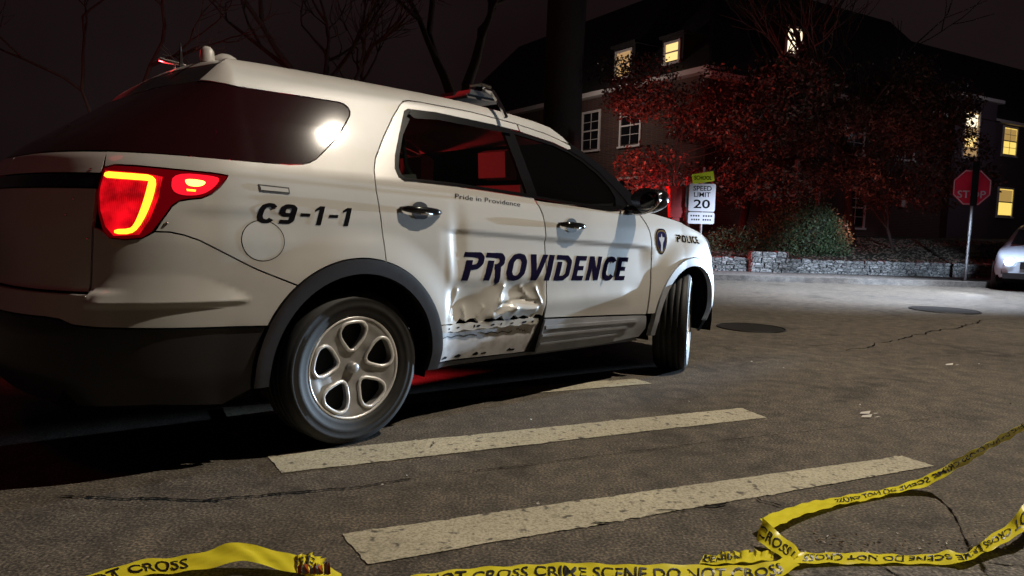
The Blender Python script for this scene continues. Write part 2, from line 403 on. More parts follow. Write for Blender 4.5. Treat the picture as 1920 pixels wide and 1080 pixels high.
# ---- outlines in (s,z)
GL_LOW=[(-.891,1.285),(-.6,1.281),(-.406,1.280),(-.30,1.281),(-.238,1.287),(-.20,1.298),(-.161,1.318),(-.074,1.388),(-.02,1.436),(.04,1.500),(.078,1.545),(.087,1.567),(.083,1.586),(.066,1.600),(.04,1.606),(-.168,1.606),(-.444,1.604),(-.75,1.612),(-.992,1.622)]
RD_SEAM=[(.56,1.680),(.48,1.677),(.44,1.668),(.405,1.642),(.332,1.566),(.235,1.450),(.157,1.345),(.132,1.290),(.121,1.240),(.119,1.181),(.124,1.10),(.130,1.00),(.133,.868)]
DT_TOP=[(.56,1.680),(.9,1.674),(1.25,1.646),(1.5,1.612),(1.62,1.584),(1.70,1.560)]
TAIL=[(-1.105,1.222),(-1.063,1.234),(-.983,1.233),(-.827,1.226),(-.663,1.220),(-.601,1.214),(-.610,1.198),(-.640,1.163),(-.674,1.136),(-.715,1.118),(-.765,1.111),(-.80,1.104),(-.827,1.084),(-.862,1.029),(-.894,.982),(-.93,.958),(-.992,.951),(-1.046,.956),(-1.072,.982),(-1.096,1.048),(-1.107,1.110)]
BSEAM=[(1.205,1.190),(1.235,1.150),(1.254,1.109),(1.263,1.06),(1.267,.99),(1.273,.85),(1.277,.708),(1.277,.585)]
FSEAM=[(2.205,1.148),(2.245,1.120),(2.290,1.075),(2.322,1.030),(2.340,.97),(2.346,.90),(2.340,.70),(2.318,.455)]
OPEN_T=[(.453,1.627),(.627,1.632),(1.056,1.614),(1.292,1.594),(1.543,1.560),(1.665,1.527),(1.792,1.476),(1.902,1.405),(2.007,1.314),(2.096,1.225),(2.13,1.172)]
OPEN_B=[(1.90,1.158),(1.5,1.182),(1.203,1.203),(.9,1.222),(.627,1.238),(.40,1.245),(.294,1.246),(.265,1.263),(.258,1.304),(.282,1.370),(.345,1.48),(.405,1.58),(.425,1.612)]
bumper_seam=[(-.887,.985),(-.832,.984),(-.782,.974),(-.726,.955),(-.649,.916),(-.504,.843)]
def on_arc(c,r,z,side): 
    dz=z-c[1]; return (c[0]+side*math.sqrt(r*r-dz*dz),z)
def arcz(c,r,z0,s0,z1,s1,n=26):   # over the top of an arch from side s0 at height z0 to side s1 at z1
    a0=math.asin((z0-c[1])/r); a0=math.pi-a0 if s0<0 else a0
    a1=math.asin((z1-c[1])/r); a1=math.pi-a1 if s1<0 else a1
    return [(c[0]+r*math.cos(a0+(a1-a0)*k/n),c[1]+r*math.sin(a0+(a1-a0)*k/n)) for k in range(n+1)]
asr=math.acos(.133/RA); zdoor=RC[1]+RA*math.sin(asr)
RD_SEAM[-1]=(.133,zdoor)
topline=[(s,topz(s)) for s in np.linspace(-1.0,1.70,60)]
quarter=topline[:-1]+[(1.70,1.566)]+DT_TOP[::-1][1:]+RD_SEAM[1:]+arcz(RC,RA,zdoor-.0005,1,.765,-1)+bumper_seam[::-1]+\
   [(-.862,1.029),(-.827,1.084),(-.80,1.104),(-.765,1.111),(-.715,1.118),(-.674,1.136),(-.640,1.163),(-.610,1.198),(-.601,1.214),(-.663,1.220),(-.827,1.226),(-.983,1.233),(-1.063,1.234),(-1.105,1.222),(-1.118,1.287)]+GL_LOW
fuel=[(-.458+.094*math.cos(t),.954+.083*math.sin(t)) for t in np.linspace(0,2*math.pi,40)[:-1]]
mark=[(-.462,1.187),(-.325,1.180),(-.325,1.153),(-.458,1.158)]
for mir in (False,True):
    o=panel('quarter_panel',quarter,[fuel] if False else [],'paint_white',mir=mir)
    if not mir:
        fd=panel('fuel_door',fuel,[],'paint_white',gap=.001,off=.0008,flange=.001)
        MB().tube([tuple(loc(skin(np.array([-.458+.0945*math.cos(t)]),np.array([.954+.0835*math.sin(t)]),-.0005))[0]) for t in np.linspace(0,2*math.pi,60)],.0022,5).build('fuel_door_seam','gap_black',fd)
    mk=panel('side_marker',mark,[],'trim_black',mir=mir,off=.004,gap=0,flange=.006)
    panel('marker_lens',inset(dens(mark,.02),.006).tolist(),[],'paint_white',mk,mir=mir,off=.006,gap=0,flange=.004)
    # quarter glass wraps round to the rear hatch
    qg=[(SMIN,1.605),(-1.02,1.618)]+GL_LOW[::-1]+[(-1.118,1.290),(SMIN,1.290)]
    panel('quarter_glass',qg,[],'glass_privacy',mir=mir,off=-.006,gap=.001,flange=.01,step=.03)
    # hatch panel, bumper
    hatch=[(SMIN,.752),(-1.112,.752),(-1.112,1.286),(SMIN,1.286)]
    strip=[(SMIN,1.146),(-1.113,1.146),(-1.113,1.196),(SMIN,1.196)]
    panel('tailgate',[(SMIN,.752),(-1.112,.752),(-1.112,1.143),(SMIN,1.143)],[],'paint_white',mir=mir)
    panel('tailgate',[(SMIN,1.199),(-1.112,1.199),(-1.112,1.286),(SMIN,1.286)],[],'paint_white',mir=mir)
    panel('tailgate_trim',strip,[],'trim_gloss',mir=mir,off=-.003,gap=0)
    za=RC[1]+.5*.0
    bump=[(SMIN,.655),(-1.26,.655),(-1.20,.650),(-1.15,.632),(-1.05,.622),on_arc(RC,RA,.600,-1)]+arcz(RC,RA,.602,-1,.764,-1,8)+bumper_seam[::-1]+[(-.93,.960),(-.992,.953),(-1.046,.958),(-1.072,.982),(-1.110,1.0),(-1.110,.748),(SMIN,.748)]
    panel('rear_bumper',bump,[],'paint_white',mir=mir,step=.018)
    low=[(SMIN,.30),(-.9,.30),(-.62,.27),on_arc(RC,RA,.33,-1)]+arcz(RC,RA,.332,-1,.597,-1,8)+[(-1.05,.619),(-1.15,.629),(-1.20,.647),(-1.26,.652),(SMIN,.652)]
    panel('bumper_valance',low,[],'trim_black',mir=mir,off=-.012)
    # tail lamp
    tl=panel('tail_lamp',TAIL,[],'lens_red_dark',mir=mir,off=.004,gap=.004,flange=.03,bd=.012,step=.02,lab='glowing red tail lamp with yellow light bar' if not mir else None)
    lens=[(-1.092,1.212),(-.93,1.204),(-.868,1.194),(-.875,1.12),(-.905,1.03),(-.94,.972),(-1.03,.966),(-1.06,1.0),(-1.085,1.06),(-1.094,1.12)]
    panel('lamp_lens',lens,[],'lens_red',tl,mir=mir,off=.0065,gap=0,flange=0,step=.02)
    lens2=rnd([(-.83,1.214),(-.66,1.209),(-.635,1.195),(-.68,1.148),(-.73,1.128),(-.80,1.126),(-.835,1.15)],2)
    panel('lamp_lens',lens2,[],'lens_red_lit',tl,mir=mir,off=.0065,gap=0,flange=0,step=.02)
    tube_c=[(-1.090,1.196),(-1.04,1.193),(-.96,1.190),(-.915,1.188),(-.903,1.176),(-.908,1.128),(-.930,1.053),(-.951,1.002),(-.972,.984),(-1.026,.982)]
    w=[.0115]*4+[.015,.015,.013,.010,.010,.009]
    a=[];b=[]
    for i,(x,y) in enumerate(tube_c):
        p0=tube_c[max(i-1,0)];p1=tube_c[min(i+1,len(tube_c)-1)];dx,dy=p1[0]-p0[0],p1[1]-p0[1];L=math.hypot(dx,dy)
        a.append((x-dy/L*w[i],y+dx/L*w[i]));b.append((x+dy/L*w[i],y-dx/L*w[i]))
    panel('light_tube',rnd(a+b[::-1],1),[],'emit_tube',tl,mir=mir,off=.0095,gap=0,flange=.003,step=.012,bd=.01)
    panel('light_tube',rnd([(-.782,1.192),(-.705,1.188),(-.700,1.176),(-.722,1.163),(-.765,1.163),(-.780,1.176)],2),[],'emit_hot',tl,mir=mir,off=.0095,gap=0,flange=.003,step=.012,bd=.01)
    panel('light_tube',[(-.775,1.152),(-.738,1.150),(-.740,1.143),(-.772,1.144)],[],'emit_tube',tl,mir=mir,off=.0095,gap=0,flange=.003,step=.012,bd=.01)
    # rear door
    zb=.53 if not mir else .51
    rag=[(1.262,.52)]+[(1.25-.036*k,.520+.016*math.sin(k*2.3)+.010*math.sin(k*5.1+1)+.0008*k) for k in range(20)] if not mir else [(1.27,.50),(.6,.51)]
    rd=DT_TOP[:3]+[(1.262,1.645),(1.262,1.601)]+OPEN_T[:3][::-1]+OPEN_B[::-1][:11]+BSEAM+rag+[on_arc(RC,RA,zb,1)]+arcz(RC,RA,zb+.004,1,zdoor,1,18)[:-1]+RD_SEAM[::-1][:-1]
    rdo=panel('rear_door',rd,[],'paint_dent' if not mir else 'paint_white',mir=mir,step=.014 if not mir else .05,lab='rear door with crumpled lower half' if not mir else None)
    # front door
    fd=[(1.266,1.645),(1.5,1.612),(1.62,1.584),(1.70,1.558),(1.70,1.532)]+OPEN_T[3:6][::-1]+[(1.266,1.600)]
    panel('door_frame',fd,[],'paint_white',rdo,mir=mir,step=.03)
    fdd=[(1.209,1.192),(1.24,1.150),(1.258,1.109),(1.267,1.06),(1.271,.99),(1.277,.85),(1.281,.708),(1.281,.508),(1.952,.478),(2.316,.458)]+FSEAM[::-1][1:]+[(2.16,1.160),(2.09,1.160),(1.98,1.154),(1.90,1.150),(1.5,1.176)]
    fdo=panel('front_door',fdd,[],'paint_white',mir=mir,step=.018)
    cl=[(1.285,.503),(1.952,.473),(2.312,.453),(2.33,.36),(2.29,.30),(1.9,.285),(1.262,.295),(1.262,.40)]
    cld=panel('door_cladding',cl,[],'clad_lit',mir=mir,step=.03,off=.008,flange=.03)
    for (p0,p1,hh) in (((1.29,.452),(2.20,.425),.010),((1.27,.405),(2.10,.385),.008),((1.27,.352),(2.0,.345),.006)):
        panel('cladding_rib',[(p0[0],p0[1]-hh),(p1[0],p1[1]-hh),(p1[0]+.03,p1[1]),(p1[0],p1[1]+hh),(p0[0],p0[1]+hh)],[],'clad_lit',cld,mir=mir,step=.03,off=.018,flange=.014,gap=0)
    # sill under the rear door
    sl=[(.485,.325),(1.225,.305),(1.252,.40),(1.262,.497),(1.20,.492),(.62,.515),(.475,.525)] 
    if mir: panel('door_cladding',sl,[],'clad_grey',mir=True,off=.006)
    else:
        sill=panel('bare_sill',sl,[],'sill_metal',off=-.014,step=.025,flange=.02,lab='bare metal sill where the lower cladding was torn off')
        # torn rail with clip holes
        rl=[(.47,.498)]+[(.52+.035*k,.486+.006*math.sin(k*1.9)-.0003*k) for k in range(20)]+[(1.235,.478),(1.235,.508)]+[(1.2-.04*k,.514+.004*math.sin(k*2.7)+.0006*k) for k in range(18)]+[(.47,.528)]
        rail=panel('torn_rail',rl,[],'paint_dent',sill,off=.006,step=.02,gap=0,flange=.02)
        for k,(x,w_,h_) in enumerate([(.545,.010,.008),(.62,.017,.007),(.735,.010,.012),(.765,.020,.009),(.87,.022,.008),(.935,.010,.010),(1.02,.018,.007),(1.12,.030,.009),(1.19,.014,.008)]):
            zz=.506-.012*(x-.5)/.7; w_*=.75; h_*=.75
            panel('clip_hole',rnd([(x-w_,zz-h_),(x+w_*.8,zz-h_*.7),(x+w_,zz+h_),(x-w_*.7,zz+h_*.8)],1),[],'gap_black',rail,off=.0075,step=.02,gap=0,flange=0)
        for (a_,b_) in (((.50,.462),(.78,.452)),((.80,.458),(1.05,.446)),((1.08,.462),(1.16,.440))):
            n=9; up_=[(a_[0]+(b_[0]-a_[0])*k/n,a_[1]+(b_[1]-a_[1])*k/n+.006*math.sin(k*2.1+a_[0]*9)) for k in range(n+1)]
            dn=[(x,y-.004-.003*abs(math.sin(k*1.3))) for k,(x,y) in enumerate(up_)]
            panel('scratch',up_+dn[::-1],[],'trim_black',sill,off=-.0125,step=.02,gap=0,flange=0)
        for k in range(11):
            if k in (2,4,7,8): continue
            x=.51+.058*k+.022*math.sin(k*3.7); z0=.343-.012*k/11; w_=.012+.009*abs(math.sin(k*1.7)); h_=.010+.004*math.sin(k*2.9)
            panel('sill_tear',[(x-w_,z0-.004),(x+w_,z0-.006),(x+w_*1.4,z0+.004),(x+w_*.3,z0+h_),(x-w_*.9,z0+.003)],[],'gap_black',sill,off=-.0125,step=.02,gap=0,flange=0)
        # black strip behind the B seam where the sheet is torn
        panel('torn_gap',[(1.262,.30),(1.30,.30),(1.295,.42),(1.284,.62),(1.272,.56),(1.225,.40),(1.19,.31)],[],'gap_black',sill,off=-.008,step=.03,gap=0,flange=0)
    panel('rocker',[(.46,.322),(1.24,.304),(2.30,.294),(2.33,.265),(.46,.288)],[],'clad_grey',mir=mir,off=-.02,flange=.04)
    # fender, headlamp, front bumper
    zf=.46
    fen=[(2.352,.90),(2.347,.70),(2.325,.462),on_arc(FC,FA,zf,-1)]+arcz(FC,FA,zf+.003,-1,.47,1,30)+[(3.42,.47),(3.44,.80),(3.30,.86),(3.22,.93),(3.24,1.000),(3.278,.992),(3.18,1.020),(3.024,1.052),(2.83,1.086),(2.628,1.118),(2.375,1.154),(2.25,1.160),(2.212,1.152),(2.25,1.122),(2.295,1.077),(2.328,1.030),(2.346,.97)]
    fen=fen[:]
    fen=[p for i,p in enumerate(fen) if not (i and p==fen[i-1])]
    # tidy order of the nose corner
    fen=[(2.352,.90),(2.347,.70),(2.325,.462),on_arc(FC,FA,zf,-1)]+arcz(FC,FA,zf+.003,-1,.47,1,30)+[(3.46,.47),(3.46,.80),(3.32,.86),(3.25,.93),(3.255,.99),(3.18,1.022),(3.024,1.052),(2.83,1.086),(2.628,1.118),(2.375,1.154),(2.25,1.160),(2.212,1.152),(2.25,1.122),(2.295,1.077),(2.328,1.030),(2.346,.97)]
    panel('front_fender',fen,[],'paint_white',mir=mir,step=.03)
    panel('head_lamp',[(3.255,.99),(3.25,.93),(3.32,.86),(3.46,.80),(3.75,.83),(3.80,.95),(3.60,1.0)],[],'lens_clear',mir=mir,off=.002)
    panel('front_bumper',[(3.464,.45),(SMAX,.45),(SMAX,.62),(3.9,.66),(3.75,.825),(3.464,.795)],[],'paint_white',mir=mir)
    panel('front_valance',[(3.31,.25),(SMAX,.25),(SMAX,.445),(3.32,.445)],[],'trim_black',mir=mir,off=.003)
    gr=panel('grille',[(3.91,.665),(SMAX,.625),(SMAX,.985),(3.805,.95),(3.755,.83)],[],'trim_black',mir=mir)
    for zz in (.70,.78,.86,.93): panel('grille_bar',[(3.86,zz),(SMAX,zz),(SMAX,zz+.025),(3.86,zz+.025)],[],'chrome',gr,mir=mir,off=.006,gap=0)
    # wheel arch trims
    for c,ro,ri,z0,z1 in ((RC,RA-.003,RAi,.335,.30),(FC,FA-.003,FAi,.30,.455)):
        zA,zB=(.335,.30) if c is RC else (.30,.34)
        ring=arcz(c,ro,zA,-1,zB,1,44)+arcz(c,ri,zB,1,zA,-1,44)
        panel('wheel_arch_trim',ring,[],'clad_lit' if c is FC else 'trim_black',mir=mir,off=.010,gap=0,flange=.035,step=.03)
    # window opening: black surround with two panes
    op=OPEN_T+[(2.16,1.165)]+OPEN_B
    inner_r=[(.475,1.606),(.63,1.612),(1.05,1.594),(1.125,1.588),(1.150,1.228),(.63,1.257),(.41,1.262),(.315,1.262),(.290,1.278),(.286,1.31),(.310,1.37),(.37,1.48)]
    inner_f=[(1.215,1.578),(1.535,1.540),(1.655,1.508),(1.775,1.456),(1.88,1.386),(1.96,1.31),(1.99,1.24),(1.975,1.185),(1.90,1.180),(1.5,1.200),(1.235,1.219)]
    wf=panel('window_surround',op,[inner_r,inner_f],'trim_gloss',mir=mir,off=-.004,gap=.001,flange=.02)
    panel('rear_window',inner_r,[],'glass_clear',wf,mir=mir,off=-.010,gap=-.004,flange=0)
    panel('front_window',inner_f,[],'glass_dark',wf,mir=mir,off=-.010,gap=-.004,flange=0)
    vis=[(.44,1.600),(.47,1.628),(.63,1.634),(1.05,1.616),(1.18,1.606),(1.18,1.576),(1.05,1.578),(.63,1.592),(.47,1.580)]
    panel('wind_deflector',vis,[],'trim_gloss',wf,mir=mir,off=.012,gap=0,flange=.004)
    # A pillar
    panel('windscreen_pillar',OPEN_T[5:]+[(2.16,1.165),(2.215,1.158),(2.30,1.19),(2.12,1.335),(1.95,1.455),(1.80,1.535),(1.702,1.576),(1.702,1.534)],[],'trim_gloss',mir=mir,off=0,gap=.001)
    # inner dark shell behind the gaps
    inn=[(SMIN,.28),(-.5,.28)]+arcz(RC,RAi+.01,.30,-1,.30,1,30)+[(.5,.28),(2.3,.28)]+arcz(FC,FAi+.01,.30,-1,.30,1,30)+[(3.4,.28),(SMAX,.28),(SMAX,.94),(3.3,.96),(2.9,1.03),(2.2,1.13),(1.0,1.18),(.25,1.21),(-1.0,1.25),(SMIN,1.25)]
    panel('inner_shell',inn,[],'underbody',mir=mir,off=-.055,gap=0,step=.08,bd=.04,flange=0)

# ---- roof, windscreen, bonnet
def strip_mesh(name,rows,m,parent=car,smooth_=True):
    mb=MB(); n=len(rows[0]); vs=[p for r in rows for p in r]
    mb.add(vs,[(i*n+j,(i+1)*n+j,(i+1)*n+j+1,i*n+j+1) for i in range(len(rows)-1) for j in range(n-1)])
    return mb.build(name,m,parent,smooth_)
def cross(s,z,crown,fwd=0,n=17):
    p=skin(np.array([s]),np.array([z]))[0]; out=[]
    for k in range(n):
        t=-1+2*k/(n-1); out.append((p[0]+fwd*(1-t*t),t*p[1],p[2]+crown*(1-t*t)**1.0*(1-.35*t*t)))
    return out
roof=strip_mesh('roof',[cross(s,topz(s)-.0015,.030 if -.9<s<1.6 else .02,(.06 if s>1.6 else 0)) for s in np.linspace(-.80,1.70,38)],'paint_white')
strip_mesh('spoiler_lip',[cross(s,topz(s)-.004,.028) for s in np.linspace(-1.0,-.80,6)],'trim_black')
strip_mesh('windscreen',[cross(1.70+t*.60,1.576-t*.386,.02,.06+.16*t) for t in np.linspace(0,1,14)],'glass_sealed')
strip_mesh('bonnet',[cross(s,float(np.interp(s,[2.2,2.375,2.628,2.83,3.024,3.18,3.255,3.9],[1.15,1.154,1.118,1.086,1.052,1.022,.992,.965])),.045,(.20 if s<2.3 else .15)*(1 if s<3 else max(0,(3.9-s)/.9))) for s in np.linspace(2.25,3.9,30)],'paint_white')
MB().box((2.35,0,1.08),(.35,1.5,.06)).build('scuttle','trim_black',car)
# ---- underbody, wheel wells
ub=MB(); ub.box((1.43,0,.43),(1.7,1.60,.24)).box((-.85,0,.42),(.55,1.35,.26)).box((3.35,0,.42),(.4,1.3,.3)).box((1.4,0,.62),(3.8,1.1,.3))
ub.tube([(-1.0,-.45,.28),(-.4,-.5,.30),(.4,-.4,.26),(2.4,-.3,.25)],.035,8); ub.tube([(-.02,-.75,.363),(-.02,.75,.363)],.04,8); ub.tube([(2.866,-.7,.363),(2.866,.7,.363)],.03,8)
ub.build('underbody','underbody',car)
for sy in (-1,1):
    for c,r in ((RC,.455),(FC,.44)):
        m=MB(); n=20; vs=[];fs=[]
        for k in range(n+1):
            a=R(-15+210*k/n); x,z=c[0]+r*math.cos(a),c[1]+r*math.sin(a)
            vs+= [(x,sy*.925,z),(x,sy*.56,z)]
        fs=[(2*k,2*k+1,2*k+3,2*k+2) for k in range(n)]; m.add(vs,fs); m.add([(c[0],sy*.56,c[1])]+[vs[2*k+1] for k in range(n+1)],[(0,k+1,k+2) for k in range(n)])
        m.build('wheel_well','underbody',car,True)
# ---- wheels
def wheel(name,u,sy,steer=0,rot0=90):
    w=thing(name,None,None); w.parent=car; w.location=(u,sy*.85,.363); w.rotation_euler=(0,0,steer+(0 if sy<0 else math.pi))
    # local: outer face towards -y
    prof=[(.235,.10),(.262,.118),(.30,.124),(.335,.116),(.352,.100),(.361,.080)]
    for y in (.062,.022,-.022,-.062): prof+=[(.363,y+.012),(.363,y+.006),(.354,y+.005),(.354,y-.005),(.363,y-.006)]
    prof+=[(.363,-.080),(.356,-.102),(.345,-.112),(.338,-.115),(.336,-.119),(.322,-.122),(.319,-.1195),(.30,-.1235),(.285,-.1235),(.283,-.121),(.262,-.120),(.247,-.113),(.242,-.106),(.236,-.09)]
    t=MB().lathe(prof,72,'y'); t.build('tyre','rubber',w,True)
    rim=MB().lathe([(.236,-.060),(.2435,-.105),(.2425,-.110),(.236,-.111),(.231,-.106),(.226,-.085),(.222,.0),(.225,.10)],64,'y').build('rim','alloy_edge',w,True)
    # hub cap face with five openings
    outer=[(.232*math.cos(a),.232*math.sin(a)) for a in np.linspace(0,2*math.pi,81)[:-1]]
    holes=[];ridges=MB()
    def fd(x,y):
        r=np.hypot(x,y); th=np.arctan2(y,x); a=np.cos((th-R(rot0))*5)
        return -(.098+.006*smooth(r,.10,.20)-.016*np.exp(-(r/.06)**2)*0 -.022*(1-smooth(r,.04,.14)) -.010*(.5-.5*a)*smooth(r,.05,.1)*(1-smooth(r,.17,.215)))
    for k in range(5):
        a=R(rot0)+2*math.pi*k/5
        h=[(.080,-.016),(.080,.016),(.140,.064),(.182,.074),(.213,.050),(.219,0),(.213,-.050),(.182,-.074),(.140,-.064)]
        h=rnd(h,1,.2); H=[(x*math.cos(a)-y*math.sin(a),x*math.sin(a)+y*math.cos(a)) for x,y in h]; holes.append(H)
        pts=[(x,fd(np.array(x),np.array(y))-.002,y) for x,y in H+H[:2]]
        ridges.tube(pts,.0088,6,cap=False)
    V,F=tri(dens(outer,.02),[dens(h,.012) for h in holes],.012)
    P=np.stack([V[:,0],fd(V[:,0],V[:,1]),V[:,1]],1); F=[f if area2(V[list(f)])>0 else f[::-1] for f in F]
    mb=MB().add(P,F)
    for h in holes:
        q=np.asarray(dens(h,.012)); n=len(q); a=np.stack([q[:,0],fd(q[:,0],q[:,1]),q[:,1]],1); b=np.stack([q[:,0]*.97,a[:,1]+.04,q[:,1]*.97],1)
        mb.add(np.concatenate([a,b]),[(i,(i+1)%n,n+(i+1)%n,n+i) for i in range(n)])
    cov=mb.build('hub_cap','alloy',w,True)
    ridges.build('spoke_edge','alloy_edge',cov,True)
    MB().lathe([(.0,-.112),(.014,-.111),(.024,-.106),(.027,-.096),(.028,-.07)],28,'y').build('centre_cap','alloy',w,True)
    MB().lathe([(.0,-.045),(.23,-.045)],40,'y').build('brake_disc','steel_dark',w)
    return w
rear_right=wheel('wheel',0,-1,0,92); wheel('wheel',0,1,0,60); fr=wheel('wheel',2.866,-1,.50,60); wheel('wheel',2.866,1,.60,20)
# ---- mirrors
for sy in (-1,1):
    vs=[];fs=[];nu,nv=20,14
    def mp(a,b):
        x=math.copysign(abs(math.cos(b))**.7,math.cos(b)); z=math.copysign(abs(math.sin(b))**.75,math.sin(b))
        yy=math.cos(a); k=math.sin(a)**.55 if math.sin(a)>0 else 0
        return (2.13+.085*x*k-.02*yy, sy*(1.11+.122*yy), 1.226+.076*z*k*(1-.12*yy)+.012*yy)
    for i in range(nv+1):
        for j in range(nu): vs.append(mp(math.pi*i/nv,2*math.pi*j/nu))
    for i in range(nv):
        for j in range(nu): fs.append((i*nu+j,i*nu+(j+1)%nu,(i+1)*nu+(j+1)%nu,(i+1)*nu+j))
    mm=MB().add(vs,fs).build('door_mirror','trim_gloss',car,True)
    g=MB(); 
    pts=[(2.055,sy*(1.115+.115*math.cos(t)),1.235+.070*math.sin(t)) for t in np.linspace(0,2*math.pi,25)[:-1]]
    g.add(pts+[(2.052,sy*1.115,1.235)],[(i,(i+1)%24,24) for i in range(24)]); g.build('mirror_glass','chrome',mm,True)
    MB().tube([(2.09,sy*.95,1.165),(2.10,sy*1.0,1.165),(2.12,sy*1.06,1.170)],[.035,.03,.028],8).build('mirror_arm','trim_gloss',mm,True)
    MB().tube([(2.03+.03*math.sin(t)-.02,sy*(1.10+.150*math.cos(t)),1.225+.090*math.sin(t)) for t in np.linspace(-1.75,.75,18)],.0075,6).build('mirror_rim','chrome',mm,True)
# ---- door handles
for sy in (-1,1):
    for s0,s1,z0,z1,door in ((.235,.490,1.112,1.096,0),(1.376,1.615,1.060,1.046,1)):
        cup=rnd([(s0+.075,z0-.028),(s0+.09,z0-.046),(s0+.14,z0-.052),(s0+.175,z0-.040),(s0+.18,z0+.018),(s0+.15,z0+.036),(s0+.11,z0+.036),(s0+.08,z0+.018)],2)
        h=panel('door_handle',cup,[],'trim_black',mir=sy>0,off=.002,gap=0,flange=0,step=.015)
        q=skin(np.linspace(s0,s1,9),np.linspace(z0,z1,9),0); q=loc(q,sy>0); o=[.006,.03,.038,.041,.042,.041,.038,.028,.008]; r=[.008,.016,.019,.020,.020,.020,.019,.015,.006]
        pts=[(p[0],p[1]+sy*o[i],p[2]) for i,p in enumerate(q)]
        MB().tube(pts,r,10).build('handle_grip','trim_gloss',h,True)
        MB().tube([(p[0],p[1]+sy*.012,p[2]-.014) for p in pts[3:6]],.006,6).build('handle_trim','chrome',h,True)
# ---- interior
def seat(x,y,w):
    s=MB(); 
    def pad(pts,w0,w1):
        s.add([(p[0],y+sg*ww,p[1]) for sg,ww in ((-1,w0),(1,w1)) for p in pts],[tuple(range(len(pts))),tuple(range(2*len(pts)-1,len(pts)-1,-1))]+[(i,len(pts)+i,len(pts)+(i+1)%len(pts),(i+1)%len(pts)) for i in range(len(pts))])
    pad([(x,.70),(x+.5,.72),(x+.52,.58),(x,.55)],w,w)
    pad([(x-.02,.62),(x+.12,.64),(x-.02,1.02),(x-.10,1.30),(x-.20,1.29),(x-.17,1.0)],w,w*.98)
    pad([(x-.10,1.33),(x-.09,1.49),(x-.15,1.52),(x-.21,1.50),(x-.20,1.34)],w*.5,w*.45)
    return s
for x,y,w in ((1.55,-.42,.26),(1.55,.42,.26),(.62,-.42,.30),(.62,.42,.30)): seat(x,y,w).build('seat','seat_cloth',car)
MB().box((.9,0,.5),(2.6,1.5,.06)).box((2.15,0,1.0),(.35,1.45,.25)).build('cabin_floor','seat_dark',car)
MB().tube([(.42,-.70,1.62),(.50,-.66,1.35),(.78,-.60,1.02)],.012,5).build('seat_belt','seat_dark',car)
# ---- light bar and aerials on the roof
lb=MB(); lb.box((1.12,0,1.788),(.26,1.18,.026),top=.96); lbo=lb.build('light_bar','trim_black',car)
for k in range(8): 
    y=-.52+.149*k; MB().box((1.12,y,1.814),(.235,.135,.028),top=.86).build('lamp_module','trim_gloss' if k in(1,2,5,6) else 'steel_dark',lbo)
for sy in (-1,1):
    MB().tube([(1.10,sy*.60,1.835),(1.12,sy*.66,1.815),(1.13,sy*.695,1.765),(1.13,sy*.735,1.715),(1.13,sy*.765,1.665)],[.016,.018,.016,.014,.014],6).tube([(1.03,sy*.56,1.85),(1.08,sy*.60,1.862),(1.14,sy*.62,1.85)],.012,6).build('mounting_foot','chrome',lbo)
MB().lathe([(.0,.085),(.025,.082),(.05,.068),(.068,.04),(.075,0),(.078,-.02)],24,'z',(-.33,-.33,1.735)).build('roof_dome','paint_white',car,True)
MB().lathe([(.0,.075),(.016,.073),(.030,.055),(.036,.0)],16,'z',(-.415,-.33,1.765)).build('roof_dome','paint_white',car,True)
MB().tube([(-.42,-.03,1.77),(-.42,-.03,1.80),(-.422,-.03,1.86),(-.424,-.03,1.90)],[.02,.009,.006,.004],6).build('whip_aerial','trim_black',car)
MB().tube([(-.39,-.01,1.800),(-.405,.06,1.815),(-.42,.15,1.834),(-.43,.21,1.850),(-.433,.225,1.855)],[.003,.008,.011,.012,.004],8).tube([(-.41,.08,1.76),(-.41,.08,1.815)],.004,6).build('roof_fin','paint_white',car,True)
# ---- small chrome beads on the rear body
dr=MB()
for s,z in ((-1.161,1.215),(-1.204,1.10),(-1.232,1.04),(-1.13,.952),(-1.115,.74),(-.845,1.02)):
    p=loc(skin(np.array([s]),np.array([z]),.002))[0]; dr.lathe([(.0,.004),(.005,.002),(.007,-.002)],10,'z',tuple(p))
dr.build('chrome_bead','chrome',car,True)
